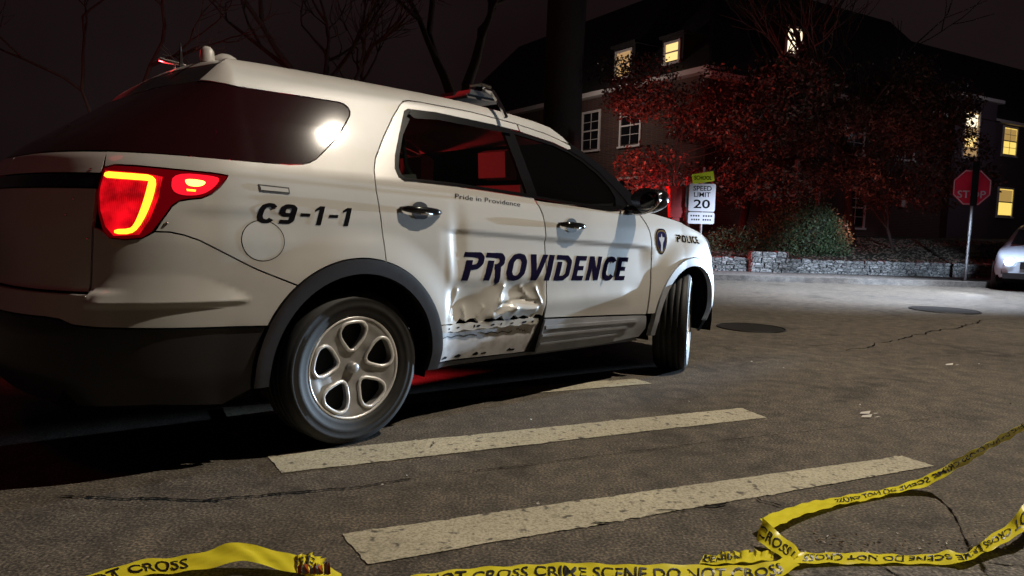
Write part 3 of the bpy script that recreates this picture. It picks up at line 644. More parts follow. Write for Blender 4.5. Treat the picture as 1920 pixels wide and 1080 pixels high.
# ------------------------------------------------------------------ lettering
def stroke(pts,t):
    out=[]
    for (a,b) in zip(pts[:-1],pts[1:]):
        dx,dy=b[0]-a[0],b[1]-a[1];L=math.hypot(dx,dy); nx,ny=-dy/L*t/2,dx/L*t/2; ex,ey=dx/L*t*.0,dy/L*t*.0
        out.append([(a[0]+nx-ex,a[1]+ny-ey),(a[0]-nx-ex,a[1]-ny-ey),(b[0]-nx+ex,b[1]-ny+ey),(b[0]+nx+ex,b[1]+ny+ey)])
    for p in pts[1:-1]:
        out.append([(p[0]+t/2*math.cos(k*math.pi/4+.39),p[1]+t/2*math.sin(k*math.pi/4+.39)) for k in range(8)])
    return out
T_=.2
def bx(x0,y0,x1,y1): return [(x0,y0),(x1,y0),(x1,y1),(x0,y1)]
GL={ # width, polygons (unit height)
'P':(.66,[bx(.08,0,.29,.72),bx(-.02,.83,.30,1.0)]+stroke([(.28,.91),(.47,.91),(.56,.80),(.56,.62),(.46,.50),(.28,.46)],.19)),
'R':(.72,[bx(.08,0,.29,.72),bx(-.02,.83,.30,1.0)]+stroke([(.28,.91),(.47,.91),(.56,.80),(.56,.64),(.46,.52),(.34,.50)],.19)+[[(.36,.50),(.56,.50),(.66,-.06),(.55,-.16),(.47,.0)]]),
'O':(.72,stroke([(.22,.12),(.12,.3),(.12,.7),(.22,.88),(.36,.92),(.5,.88),(.60,.7),(.60,.3),(.5,.12),(.36,.08),(.22,.12),(.12,.3)],.2)),
'V':(.64,[[(.0,1),(.22,1),(.36,.36),(.46,.0),(.24,.0)],[(.28,.0),(.46,.0),(.68,1),(.48,1)]]),
'I':(.30,[bx(.04,0,.25,1)]),
'D':(.70,[bx(.06,0,.26,.74)]+stroke([(.0,.91),(.42,.91),(.57,.76),(.57,.24),(.42,.09),(.16,.09)],.19)),
'E':(.56,[bx(.05,0,.24,1),bx(.05,.81,.53,1),bx(.05,.41,.46,.59),bx(.05,0,.53,.19)]),
'N':(.66,[bx(.05,0,.23,1),bx(.43,0,.61,1),[(.05,1),(.25,1),(.61,0),(.41,0)]]),
'C':(.60,stroke([(.52,.78),(.44,.90),(.32,.92),(.18,.84),(.12,.68),(.12,.32),(.18,.16),(.32,.08),(.44,.10),(.52,.22)],.2)),
'9':(.60,stroke([(.46,.46),(.20,.46),(.12,.56),(.12,.80),(.22,.90),(.42,.90),(.50,.80),(.50,.2),(.42,.10),(.1,.10)],.2)),
'-':(.46,[bx(.06,.42,.40,.58)]),
'1':(.36,[bx(.12,0,.30,1),[(.12,1),(.12,.80),(-.02,.72),(-.02,.84)]]),
'L':(.5,[bx(.05,0,.22,1),bx(.05,0,.48,.17)]),
'S':(.56,stroke([(.50,.80),(.40,.91),(.18,.91),(.1,.8),(.1,.62),(.2,.53),(.38,.48),(.48,.38),(.48,.2),(.38,.09),(.16,.09),(.06,.2)],.17)),
'M':(.74,[bx(.05,0,.22,1),bx(.53,0,.70,1),[(.05,1),(.24,1),(.46,.3),(.30,.3)],[(.70,1),(.51,1),(.29,.3),(.45,.3)]]),
'T':(.56,[bx(.0,.83,.56,1),bx(.19,0,.37,1)]),
'H':(.62,[bx(.05,0,.22,1),bx(.41,0,.58,1),bx(.05,.42,.58,.58)]),
' ':(.34,[]),
}
def letters(txt,shear=0.,gap=.06,step=None):
    x=0;polys=[]
    for ch in txt:
        w,ps=GL[ch]
        for p in ps: polys.append([(x+a+shear*b,b) for a,b in p])
        x+=w+gap
    V,F=union_tri(polys,step); return V,F,x-gap
def skin_word(name,txt,a,b,h,m,parent,shear=.22,gap=.06,step=.12,clip=None):
    V,F,w=letters(txt,shear,gap,step)
    L=(b[0]-a[0]); sx=L/(w+shear)
    sl=(b[1]-a[1])/L
    def fn(V): 
        s=a[0]+V[:,0]*sx; return np.stack([s,a[1]+(s-a[0])*sl+V[:,1]*h],1)
    return decal(name,V,F,m,parent,fn)
def kid(n,k=0): return [c for c in kids(car) if c.name.split('.')[0]==n][k]
QP,RDO,FDO,FEN=kid('quarter_panel'),kid('rear_door'),kid('front_door'),kid('front_fender')
pv=skin_word('lettering','PROVIDENCE',(.600,.752),(2.098,.703),.150,'decal_navy',car,shear=.26,gap=.055)
skin_word('unit_number','C9-1-1',(-.492,1.028),(-.018,1.020),.083,'decal_black',QP,shear=.22,gap=.10)
def font_mesh(txt,size=1,shear=0,bold=0,align='LEFT'):
    cu=bpy.data.curves.new('t','FONT'); cu.body=txt; cu.size=size; cu.shear=shear; cu.offset=bold; cu.align_x=align; cu.resolution_u=3
    o=bpy.data.objects.new('t',cu); C.collection.objects.link(o); dg=bpy.context.evaluated_depsgraph_get()
    me=bpy.data.meshes.new_from_object(o.evaluated_get(dg)); V=np.array([v.co[:2] for v in me.vertices]); F=[tuple(p.vertices) for p in me.polygons]
    bpy.data.objects.remove(o); bpy.data.curves.remove(cu); bpy.data.meshes.remove(me); return V,F
def skin_font(name,txt,a,b,h,m,parent,shear=0,bold=0):
    V,F=font_mesh(txt,1,shear,bold); w=V[:,0].max()-V[:,0].min(); x0=V[:,0].min(); hh=V[:,1].max()-min(0,V[:,1].min())
    def fn(V): s=a[0]+(V[:,0]-x0)*(b[0]-a[0])/w; return np.stack([s,a[1]+(s-a[0])*(b[1]-a[1])/(b[0]-a[0])+V[:,1]*h],1)
    return decal(name,V,F,m,parent,fn)
skin_font('motto','Pride in Providence',(.600,1.176),(1.075,1.151),.036,'decal_black',RDO,shear=.12,bold=-.004)
skin_word('lettering','POLICE',(2.660,.958),(3.015,.944),.052,'decal_black',FEN,shear=.05,gap=.10)
# crest on the fender: long shield, gold rim, navy field with a pale figure
def shield(k): return [(2.466+.075*k*x,.956+.093*k*y) for x,y in [(-.75,.86),(-.35,1),(.35,1),(.75,.86),(1,.45),(.95,-.1),(.6,-.65),(0,-1),(-.6,-.65),(-.95,-.1),(-1,.45)]]
cr_=panel('crest',rnd(shield(1),1),[],'decal_navy',FEN,off=.002,gap=0,flange=0,step=.03)
panel('crest_rim',rnd(shield(.9),1),[],'decal_gold',cr_,off=.003,gap=0,flange=0,step=.03)
panel('crest_field',rnd(shield(.78),1),[],'decal_blue',cr_,off=.004,gap=0,flange=0,step=.03)
panel('crest_figure',rnd([(2.453,.89),(2.479,.89),(2.476,.945),(2.500,.975),(2.497,.992),(2.474,.985),(2.466,1.022),(2.458,.985),(2.435,.992),(2.432,.975),(2.456,.945)],1),[],'decal_white',cr_,off=.005,gap=0,flange=0,step=.03)

# ------------------------------------------------------------------ ground
def nmat(name): 
    m=bpy.data.materials.new(name); m.use_nodes=True; MATS[name]=m; n=m.node_tree; return m,n,n.nodes['Principled BSDF']
def N(n,t,**k):
    x=n.nodes.new(t)
    for a,b in k.items():
        if a in x.inputs: x.inputs[a].default_value=b
        else: setattr(x,a,b)
    return x
def ramp(n,fac,stops):
    r=n.nodes.new('ShaderNodeValToRGB'); e=r.color_ramp.elements
    while len(e)<len(stops): e.new(.5)
    for el,(p,c) in zip(e,stops): el.position=p; el.color=(*c,1)
    n.links.new(fac,r.inputs['Fac']); return r.outputs['Color']
def mixc(n,a,b,f,mode='MIX'):
    m=n.nodes.new('ShaderNodeMix'); m.data_type='RGBA'; m.blend_type=mode
    for s,v in ((m.inputs['Factor'],f),(m.inputs['A'],a),(m.inputs['B'],b)):
        if isinstance(v,(int,float)): s.default_value=v
        elif isinstance(v,tuple): s.default_value=(*v,1)
        else: n.links.new(v,s)
    return m.outputs['Result']
def asphalt(name,dark,lite,agg=(.16,.14,.12)):
    m,n,b=nmat(name); g=N(n,'ShaderNodeNewGeometry'); P=g.outputs['Position']
    big=N(n,'ShaderNodeTexNoise',Scale=.55,Detail=5.); mid=N(n,'ShaderNodeTexNoise',Scale=9.,Detail=5.); fine=N(n,'ShaderNodeTexVoronoi',Scale=170.); f2=N(n,'ShaderNodeTexNoise',Scale=95.,Detail=4.)
    for t in (big,mid,fine,f2): n.links.new(P,t.inputs['Vector'])
    c=ramp(n,big.outputs['Fac'],[(.3,dark),(.7,lite)])
    c=mixc(n,c,ramp(n,mid.outputs['Fac'],[(.35,(.7,.7,.7)),(.65,(1.15,1.12,1.08))]),1.,'MULTIPLY')
    c=mixc(n,c,ramp(n,f2.outputs['Fac'],[(.34,(.38,.38,.38)),(.5,(.95,.95,.95)),(.66,(2.1,2.0,1.85))]),1.,'MULTIPLY')
    w=N(n,'ShaderNodeTexNoise',Scale=1.7,Detail=8.,Roughness=.7); w.inputs['Distortion'].default_value=1.2; n.links.new(P,w.inputs['Vector'])
    c=mixc(n,c,ramp(n,w.outputs['Fac'],[(.36,(.62,.62,.63)),(.47,(1,1,1)),(.58,(1,1,1)),(.68,(1.28,1.26,1.22))]),1.,'MULTIPLY')
    sp=ramp(n,fine.outputs['Color'],[(.93,(0,0,0)),(.95,(1,1,1))])
    c=mixc(n,c,agg,sp)
    n.links.new(c,b.inputs['Base Color']); b.inputs['Roughness'].default_value=.72; b.inputs['Specular IOR Level'].default_value=.35
    bp=N(n,'ShaderNodeBump',Strength=.5,Distance=.003); n.links.new(f2.outputs['Fac'],bp.inputs['Height']); n.links.new(bp.outputs['Normal'],b.inputs['Normal'])
asphalt('asphalt',(.080,.070,.058),(.110,.097,.080),(.26,.23,.19))
asphalt('pavement',(.10,.095,.09),(.15,.14,.13),(.2,.2,.2))
def paint_mat():
    m,n,b=nmat('road_paint'); g=N(n,'ShaderNodeNewGeometry'); P=g.outputs['Position']
    a=N(n,'ShaderNodeTexNoise',Scale=110.,Detail=4.); c=N(n,'ShaderNodeTexNoise',Scale=24.,Detail=8.); d=N(n,'ShaderNodeTexNoise',Scale=2.,Detail=3.)
    v=N(n,'ShaderNodeTexVoronoi',Scale=34.); 
    for t in (a,c,d,v): n.links.new(P,t.inputs['Vector'])
    col=ramp(n,d.outputs['Fac'],[(.3,(.38,.35,.27)),(.7,(.50,.46,.35))])
    col=mixc(n,col,ramp(n,a.outputs['Fac'],[(.3,(.55,.55,.5)),(.6,(1.12,1.12,1.1))]),1.,'MULTIPLY')
    col=mixc(n,col,(.05,.045,.04),ramp(n,c.outputs['Fac'],[(.59,(0,0,0)),(.67,(.85,.85,.85))]))
    col=mixc(n,col,(.06,.05,.04),ramp(n,v.outputs['Distance'],[(.035,(.8,.8,.8)),(.07,(0,0,0))]))
    n.links.new(col,b.inputs['Base Color']); b.inputs['Roughness'].default_value=.6
    bp=N(n,'ShaderNodeBump',Strength=.5,Distance=.003); n.links.new(a.outputs['Fac'],bp.inputs['Height']); n.links.new(bp.outputs['Normal'],b.inputs['Normal'])
paint_mat()
mat('crack',(.010,.009,.008),.9,spec=.1); mat('iron',(.03,.028,.026),.5,metal=.5,bump=(40,3,.5,.004))
mat('lawn',(.028,.032,.018),.9,noise=(3,8,(.07,.055,.035),.4,.7),bump=(25,5,.8,.03))
def sheet(name,pts,z,m,kind='structure'):
    return tag(MB().add([(x,y,z) for x,y in pts],[tuple(range(len(pts)))]).build(name,m),kind=kind)
sheet('ground',[(-300,-60),(300,-60),(300,400),(-300,400)],-.02,'lawn')
sheet('road',[(-60,-20),(60,-20),(60,15.3),(-60,15.3)],0,'asphalt')
# far kerb and pavement
tag(MB().box((3,15.37,.05),(110,.15,.13)).build('kerb','pavement'),kind='structure')
sheet('pavement',[(-52,15.445),(58,15.445),(58,17.35),(-52,17.35)],.09,'pavement')
tag(MB().add([(-52,17.6,-.1),(58,17.6,-.1),(58,17.6,.37),(-52,17.6,.37),(-52,24,.92),(58,24,.92),(-52,62,1.1),(58,62,1.1)],[(0,1,2,3),(3,2,5,4),(4,5,7,6)]).build('lawn','lawn'),kind='structure')
# near gutter slab in the lower right corner
gs=[(.70,2.03),(.93,2.20),(1.10,2.29),(2.1,2.45),(4.5,2.8),(4.5,1.2),(.2,.9),(.3,1.6)]
sheet('near_pavement',gs,.004,'pavement')
def jag(a,b,w,n,amp,z=.005,seed=1,name='crack'):
    r=random.Random(seed); up_=[];dn=[]
    dx,dy=b[0]-a[0],b[1]-a[1];L=math.hypot(dx,dy);nx,ny=-dy/L,dx/L
    off=0
    for k in range(n+1):
        t=k/n; off=off*.7+r.uniform(-amp,amp); ww=w*(.25+r.random())*(1 if 0<k<n else .1)
        x,y=a[0]+dx*t+nx*off,a[1]+dy*t+ny*off; up_.append((x+nx*ww/2,y+ny*ww/2,z)); dn.append((x-nx*ww/2,y-ny*ww/2,z))
    m=len(up_); return up_+dn,[(i,m+i,m+i+1,i+1) for i in range(n)]
ck=MB()
for a,b,w,n,am,sd in (((-1.65,2.62),(-1.05,2.62),.016,40,.006,1),((-1.12,2.62),(-.62,2.78),.013,40,.005,2),((-.62,2.78),(-.36,2.92),.010,20,.004,3),((-.25,3.0),(.1,3.1),.006,20,.004,4),((-.05,3.06),(1.0,3.55),.005,50,.004,5),((1.0,3.55),(2.6,4.2),.004,50,.005,6),
    ((3.0,6.5),(6.0,9.2),.02,60,.03,7),((.98,2.16),(1.02,2.03),.006,14,.004,8),((1.18,2.27),(1.26,2.05),.008,14,.004,9),((1.45,2.3),(2.4,2.1),.006,30,.006,10)):
    ck.add(*jag(a,b,w,n,am,.0065,sd))
tag(ck.build('cracks','crack'),kind='structure')
# crosswalk bars with worn, ragged edges
def bar(p,seed,name='crosswalk_bar'):
    r=random.Random(seed); out=[]
    for i in range(4):
        a=p[i];b=p[(i+1)%4];L=math.hypot(b[0]-a[0],b[1]-a[1]);n=max(2,int(L/.012)); e=0
        for k in range(n):
            e=e*.6+r.gauss(0,.0016); 
            if r.random()<.02: e+=r.choice((-1,1))*r.uniform(.004,.012)
            t=k/n; nx,ny=-(b[1]-a[1])/L,(b[0]-a[0])/L; out.append((a[0]+(b[0]-a[0])*t+nx*e,a[1]+(b[1]-a[1])*t+ny*e))
    V,F=tri(out,[],.1,False); return tag(MB().add([(x,y,.004) for x,y in V],F).build(name,'road_paint'),kind='structure')
bar([(-1.063,3.157),(-.93,2.938),(1.457,4.058),(1.379,4.265)],1)
bar([(-.547,2.366),(-.416,2.155),(1.954,3.27),(1.877,3.409)],2)
bar([(-1.58,3.95),(-1.45,3.73),(.963,4.881),(.871,5.023)],3)
bar([(-2.10,4.74),(-1.97,4.52),(.45,5.66),(.36,5.80)],4)
# chips knocked out of the paint
ch=MB(); r_=random.Random(5)
for a,b,w,n,am,sd in (((-.36,3.33),(-.35,3.42),.007,10,.006,21),((.98,2.79),(1.05,2.71),.010,8,.006,22),((.55,2.63),(.68,2.66),.012,8,.006,23),((.75,2.70),(.86,2.73),.012,8,.007,24),((.30,2.50),(.37,2.52),.010,6,.006,25)):
    ch.add(*jag(a,b,w,n,am,.0085,sd))
tag(ch.build('paint_chips','crack'),kind='structure')
# manholes
for px,py,r0,lab in ((2.60,7.87,.36,'dark round manhole cover beside the front wheel of the police car'),(6.15,10.35,.45,'distant manhole cover in the road before the stop sign')):
    t=thing('manhole_cover',lab,'manhole cover',(px,py,0)); MB().lathe([(0,.010),(r0*.93,.010),(r0*.94,.004)],40,'z').build('lid','iron',t); MB().lathe([(r0*.955,.003),(r0*.96,.012),(r0,.012),(r0*1.01,.0045)],40,'z').build('ring','iron',t)
# small litter on the road
MATS['paper']=mat('paper',(.55,.52,.48),.7); mat('leaf_litter',(.10,.06,.03),.8)
for x,y,lab in ((2.02,4.12,'pale scrap of paper on the road at the right'),(2.05,4.20,'second thin paper scrap beside the pale one at the right'),(3.55,5.9,'tiny white scrap on the road far right of the front wheel')):
    tag(MB().add([(x,y,.006),(x+.05,y-.012,.010),(x+.07,y+.012,.022),(x+.015,y+.016,.012)],[(0,1,2,3)]).add([(x+.075,y,.006),(x+.11,y-.006,.014),(x+.10,y+.012,.010)],[(0,1,2)]).build('paper_scrap','paper'),lab,'paper scrap')
lt=MB(); lr=random.Random(9)
for k in range(260):
    x=lr.uniform(.85,2.3); y=2.29+(x-1.1)*.16+abs(lr.gauss(0,.07)); 
    if k>190: x=lr.uniform(-1.8,4);y=lr.uniform(2.1,7)
    a=lr.uniform(0,6.28);s=lr.uniform(.003,.010)
    lt.add([(x+s*math.cos(a),y+s*math.sin(a),.007),(x-s*.5*math.sin(a),y+s*.5*math.cos(a),.012),(x-s*math.cos(a),y-s*math.sin(a),.008),(x+s*.5*math.sin(a),y-s*.5*math.cos(a),.0065)],[(0,1,2,3)],lr.choice((0,0,1)))
tag(lt.build('grit',['leaf_litter','paper']),'grit and leaf crumbs along the gutter','grit',kind='stuff')

# ------------------------------------------------------------------ tape
TAPE_A=[[-1.2072, 1.9283, 0.01, -1.2663, 1.9759, 0.0147], [-1.1131, 1.9839, 0.012, -1.1709, 2.033, 0.0175], [-1.0366, 2.0265, 0.015, -1.0844, 2.0842, 0.0276], [-0.9405, 2.035, 0.02, -0.9776, 2.0992, 0.0368], [-0.8475, 2.053, 0.03, -0.8813, 2.1164, 0.0547], [-0.765, 2.074, 0.045, -0.8127, 2.1255, 0.0741], [-0.6973, 2.0687, 0.03, -0.7334, 2.1283, 0.0602], [-0.6222, 2.0538, 0.02, -0.6499, 2.1184, 0.0489], [-0.549, 2.0421, 0.015, -0.5686, 2.1143, 0.0283], [-0.4617, 2.0003, 0.01, -0.4791, 2.0743, 0.0124]]
TAPE_B=[[-0.2774, 1.9864, 0.01, -0.2731, 2.062, 0.0164], [-0.1446, 2.0207, 0.012, -0.151, 2.0956, 0.023], [-0.007, 2.0415, 0.015, -0.0006, 2.1162, 0.0273], [0.0861, 2.0562, 0.02, 0.0878, 2.1314, 0.0309], [0.2103, 2.0505, 0.02, 0.2158, 2.1236, 0.04], [0.3656, 2.0499, 0.02, 0.376, 2.1218, 0.0422], [0.5547, 2.0607, 0.02, 0.571, 2.1318, 0.0414], [0.7169, 2.0797, 0.02, 0.7386, 2.1509, 0.0354], [0.8151, 2.0916, 0.03, 0.8246, 2.1657, 0.0443], [0.901, 2.1511, 0.04, 0.8936, 2.2267, 0.0382]]
TAPE_C=[[1.7612, 2.2773, 0.55, 1.801, 2.342, 0.5531], [1.7616, 2.4529, 0.4, 1.7981, 2.5194, 0.4049], [1.8025, 2.6948, 0.25, 1.8355, 2.7629, 0.2568], [1.7853, 2.8494, 0.12, 1.8062, 2.9219, 0.1292], [1.7157, 2.886, 0.05, 1.7342, 2.959, 0.0603], [1.5926, 2.8736, 0.02, 1.6191, 2.9448, 0.0213], [1.402, 2.7884, 0.012, 1.4161, 2.8631, 0.0122], [1.2337, 2.6908, 0.02, 1.2355, 2.7668, 0.0199], [1.0621, 2.5629, 0.03, 1.0708, 2.6377, 0.0404], [0.9045, 2.4031, 0.05, 0.8876, 2.4771, 0.0525]]
TAPE_D=[[0.8424, 2.3739, 0.02, 0.8662, 2.3932, 0.0895], [0.8597, 2.3101, 0.02, 0.9121, 2.3544, 0.0527], [0.8799, 2.246, 0.02, 0.9378, 2.29, 0.0422], [0.8849, 2.1916, 0.02, 0.9371, 2.2435, 0.0386]]
TAPE_E=[[0.8944, 2.1993, 0.02, 0.9389, 2.26, 0.0311], [1.0324, 2.2253, 0.015, 1.0624, 2.2951, 0.0184], [1.19, 2.2375, 0.012, 1.2237, 2.3055, 0.0146], [1.3475, 2.247, 0.012, 1.3848, 2.3132, 0.0121], [1.4268, 2.2388, 0.02, 1.4441, 2.3123, 0.0287], [1.4659, 2.2349, 0.03, 1.4928, 2.3056, 0.0224], [1.5863, 2.3046, 0.04, 1.607, 2.3777, 0.0405], [1.6888, 2.3556, 0.06, 1.7154, 2.424, 0.0796], [1.7629, 2.3893, 0.09, 1.7761, 2.4411, 0.1441], [1.9704, 2.5368, 0.2, 1.9933, 2.5983, 0.2384]]
TAPE_F=[[0.6066, 2.2027, 0.01, 0.6411, 2.2684, -0.0063], [0.673, 2.2026, 0.012, 0.6964, 2.2747, 0.0172], [0.7228, 2.2033, 0.02, 0.7385, 2.2776, 0.0171], [0.7883, 2.224, 0.012, 0.8193, 2.2932, 0.0176], [0.8538, 2.2428, 0.012, 0.8824, 2.3128, 0.005]]
TAPE_G=[[-0.6031, 2.0419, 0.02, -0.6166, 2.1143, 0.0385], [-0.5752, 2.0523, 0.035, -0.5882, 2.1269, 0.0417], [-0.5467, 2.0452, 0.02, -0.5463, 2.1206, 0.0293]]

def catmull(P,t):
    n=len(P)-1; i=min(int(t),n-1); f=t-i
    p0,p1,p2,p3=P[max(i-1,0)],P[i],P[i+1],P[min(i+2,n)]
    return .5*((2*p1)+(-p0+p2)*f+(2*p0-5*p1+4*p2-p3)*f*f+(-p0+3*p1-3*p2+p3)*f**3)
def ribbon(ctrl,seed=0,crumple=0.):
    P=np.array(ctrl); r=random.Random(seed); n=len(P)-1; S=[catmull(P,k/12) for k in range(n*12+1)]
    S=np.array(S); Lw,Up=S[:,:3],S[:,3:]
    if crumple:
        for k in range(len(S)):
            Up[k]+= np.array([math.sin(k*1.7+seed),math.sin(k*2.3),math.sin(k*1.1)*.6])*crumple
    c=(Lw+Up)/2; L=np.concatenate([[0],np.cumsum(np.linalg.norm(np.diff(c,axis=0),axis=1))]); return Lw,Up,L
def tape_piece(ctrl,parent,txt=None,flip=False,start=0,seed=0,crumple=0.,m='yellow_tape',up_down=False,size=.047):
    Lw,Up,L=ribbon(ctrl,seed,crumple); nn=len(L); M=5
    nr=np.cross(np.gradient(Lw,axis=0),Up-Lw); nr/=np.linalg.norm(nr,axis=1)[:,None]+1e-9
    vs=[];fs=[]
    for i in range(nn):
        for j in range(M+1):
            t=j/M; w=.0025*math.sin(L[i]*60+j*1.3)+.0018*math.sin(L[i]*23-j*2); p=Lw[i]*(1-t)+Up[i]*t+nr[i]*w; p=p.copy(); p[2]=max(p[2],.009); vs.append(p)
    for i in range(nn-1):
        for j in range(M): fs.append((i*(M+1)+j,(i+1)*(M+1)+j,(i+1)*(M+1)+j+1,i*(M+1)+j+1))
    o=MB().add(vs,fs).build('tape_run',m,parent,True)
    if txt:
        V,F=font_mesh(txt,1,0,.012); V=V-[V[:,0].min(),0]; h=size/.73*1.0; V=V*[h*.86,h]; 
        x=V[:,0]+start; y=V[:,1]+(.075-size)/2
        if up_down: x=start+V[:,0].max()-V[:,0]; y=.075-y
        ok=[f for f in F if max(x[list(f)])<L[-1]-.003 and min(x[list(f)])>.002]
        def at(xx,yy):
            a=np.interp(xx,L,np.arange(nn)); i=int(min(a,nn-2)); f=a-i; t=yy/.075
            l=Lw[i]*(1-f)+Lw[i+1]*f; u=Up[i]*(1-f)+Up[i+1]*f; nv=nr[i]
            p=l*(1-t)+u*t+nv*(.0025*math.sin(xx*60+t*M*1.3)+.0018*math.sin(xx*23-t*M*2)); d=Vector(nv); 
            # towards the camera side
            sg=1 if (np.array([0,0,CAM_H])-p)@nv>0 else -1
            q=p+nv*sg*.0022; q[2]=max(q[2],.0115); return q
        MB().add([at(a,b) for a,b in zip(x,y)],ok).build('tape_lettering','tape_ink',o)
    return o
tp=thing('barrier_tape','yellow crime scene tape trailing across the kerb and crosswalk in the foreground','barrier tape',(0,0,0))
WORDS='CRIME SCENE DO NOT CROSS '
tape_piece(TAPE_A,tp,'CRIME SCENE DO NOT CROSS',start=-.42,seed=1,up_down=False)
tape_piece(TAPE_B,tp,'DO NOT CROSS CRIME SCENE DO NOT CROSS',start=-.05,seed=2)
tape_piece(TAPE_C,tp,WORDS*2,start=.02,seed=3,up_down=False,size=.04)
tape_piece(TAPE_D,tp,'CROSS DO NOT',start=.0,seed=4,size=.04)
tape_piece(TAPE_E,tp,WORDS*2,start=.03,seed=5,up_down=True,size=.04)
tape_piece(TAPE_F,tp,'SCENE DO',start=0,seed=6,crumple=.008,size=.04)
tape_piece([[*p] for p in TAPE_G],tp,'SCENE',start=0,seed=7,crumple=.012,m='yellow_tape')
of=MB(); r_=random.Random(3)
for k in range(9):
    x=-.585+.010*k+r_.uniform(-.004,.004); of.add([(x,2.00+r_.uniform(-.01,.01),.066+r_.uniform(-.008,.01)),(x+.010,2.0,.070+r_.uniform(-.01,.018)),(x+.015,1.995,.050),(x+.003,1.995,.045)],[(0,1,2,3)],k%2)
of.build('orange_strip',['orange_film','decal_white'],tp)
# ------------------------------------------------------------------ leafy and bare trees
mat('bark',(.035,.028,.024),.9,bump=(18,5,.9,.02)); mat('bark_pale',(.09,.08,.072),.85,bump=(22,5,.8,.01))
def leafmat(name,a,b,rough=.45):
    m,n,bb=nmat(name); g=N(n,'ShaderNodeNewGeometry'); c=ramp(n,g.outputs['Random Per Island'],[(0,a),(1,b)]); n.links.new(c,bb.inputs['Base Color']); bb.inputs['Roughness'].default_value=rough; bb.inputs['Specular IOR Level'].default_value=.4
leafmat('leaf_brown',(.030,.020,.016),(.15,.10,.075)); leafmat('leaf_green',(.030,.055,.026),(.10,.14,.065),.5)
def leaves(blobs,n,size,seed,shell=.6):
    r=np.random.RandomState(seed); per=[b[3]*b[4]*b[5] for b in blobs]; tot=sum(per); vs=[];fs=[];b0=0
    V=[]
    for (x,y,z,rx,ry,rz),p in zip(blobs,per):
        m=int(n*p/tot); d=r.normal(size=(m,3)); d/=np.linalg.norm(d,axis=1)[:,None]; k=(shell+(1-shell)*r.rand(m))**.6; k*=r.uniform(.75,1.12,m)
        c=d*k[:,None]*[rx,ry,rz]+[x,y,z]+r.normal(scale=.06,size=(m,3)); V.append(c)
    c=np.concatenate(V); m=len(c); a=r.normal(size=(m,3)); a/=np.linalg.norm(a,axis=1)[:,None]; b=np.cross(a,r.normal(size=(m,3))); b/=np.linalg.norm(b,axis=1)[:,None]
    s=(size*r.uniform(.5,1.2,m))[:,None]; P=np.stack([c-a*s,c+b*s*.5,c+a*s,c-b*s*.5],1).reshape(-1,3)
    mb=MB(); mb.v=[tuple(p) for p in P.tolist()]; mb.f=[(4*i,4*i+1,4*i+2,4*i+3) for i in range(m)]; mb.m=[0]*m; return mb
def branchy(mb,p,d,L,rad,depth,r,spread=.6,up_=.1,tips=None):
    pts=[Vector(p)]; dd=Vector(d).normalized(); n=4
    for k in range(n):
        dd=(dd+Vector((r.gauss(0,.13),r.gauss(0,.13),r.gauss(0,.10)+up_*.25))).normalized(); pts.append(pts[-1]+dd*L/n)
    mb.tube(pts,[rad*(1-.11*k) for k in range(n+1)],6 if rad>.03 else 4,cap=False)
    if depth==0:
        if tips is not None: tips.append(pts[-1])
        return
    for k in range(r.choice((2,3,3)) if depth>1 else 3):
        i=r.choice((2,3,4,4)); ax=dd.orthogonal().normalized(); ax.rotate(Matrix.Rotation(r.uniform(0,6.28),3,dd)); nd=(dd+ax*r.uniform(spread*.6,spread*1.4)).normalized()
        branchy(mb,pts[i],nd,L*r.uniform(.6,.85),rad*.62,depth-1,r,spread,up_,tips)
def leafy(name,lab,x,y,h,blobs,n,size,seed,m,group=None,trunkr=.055,cat='tree'):
    t=thing(name,lab,cat,(x,y,.2),0,group); mb=MB(); r=random.Random(seed); branchy(mb,(0,0,0),(0,0,1),h*.42,trunkr,3,r,.75,.1)
    mb.build('trunk','bark',t,True); leaves(blobs,n,size,seed).build('crown',m,t); return t
G='low leafy trees catching red light before the brick house'
def bl(n,w,d,z0,z1,seed,rr=(.55,1.0)):
    r=random.Random(seed); return [(r.uniform(-w,w),r.uniform(-d,d),r.uniform(z0,z1),r.uniform(*rr),r.uniform(*rr),r.uniform(rr[0]*.6,rr[1]*.75)) for _ in range(n)]
leafy('leafy_tree','leafy tree glowing brightest red, left of the speed limit sign',4.7,19.2,5,bl(24,2.2,1.1,1.9,5.0,1,(.5,1.1)),20000,.055,11,'leaf_brown',G)
leafy('leafy_tree','broad middle leafy tree with dull red leaves above the round shrub',7.9,20.2,5.5,bl(30,2.8,1.2,1.95,5.2,2,(.5,1.1)),26000,.055,12,'leaf_brown',G)
leafy('leafy_tree','right hand leafy tree, its sparse leaves reaching the stop sign',10.7,20.6,5,bl(22,1.9,1.1,2.0,4.7,3,(.5,1.0)),17000,.055,13,'leaf_brown',G)
# thin upper twigs in front of the roof
for x,y,sd,lab in ((6.6,21.5,31,'tall bare twigged tree before the dark roof, left of the lit attic window'),(10.2,22.0,33,'tall bare twigged tree before the dark roof, right of the lit attic window')):
    t=thing('bare_tree',lab,'tree',(x,y,.2)); mb=MB(); branchy(mb,(0,0,0),(0,0,1),3.4,.14,5,random.Random(sd),.55,.25); mb.build('trunk','bark',t,True)
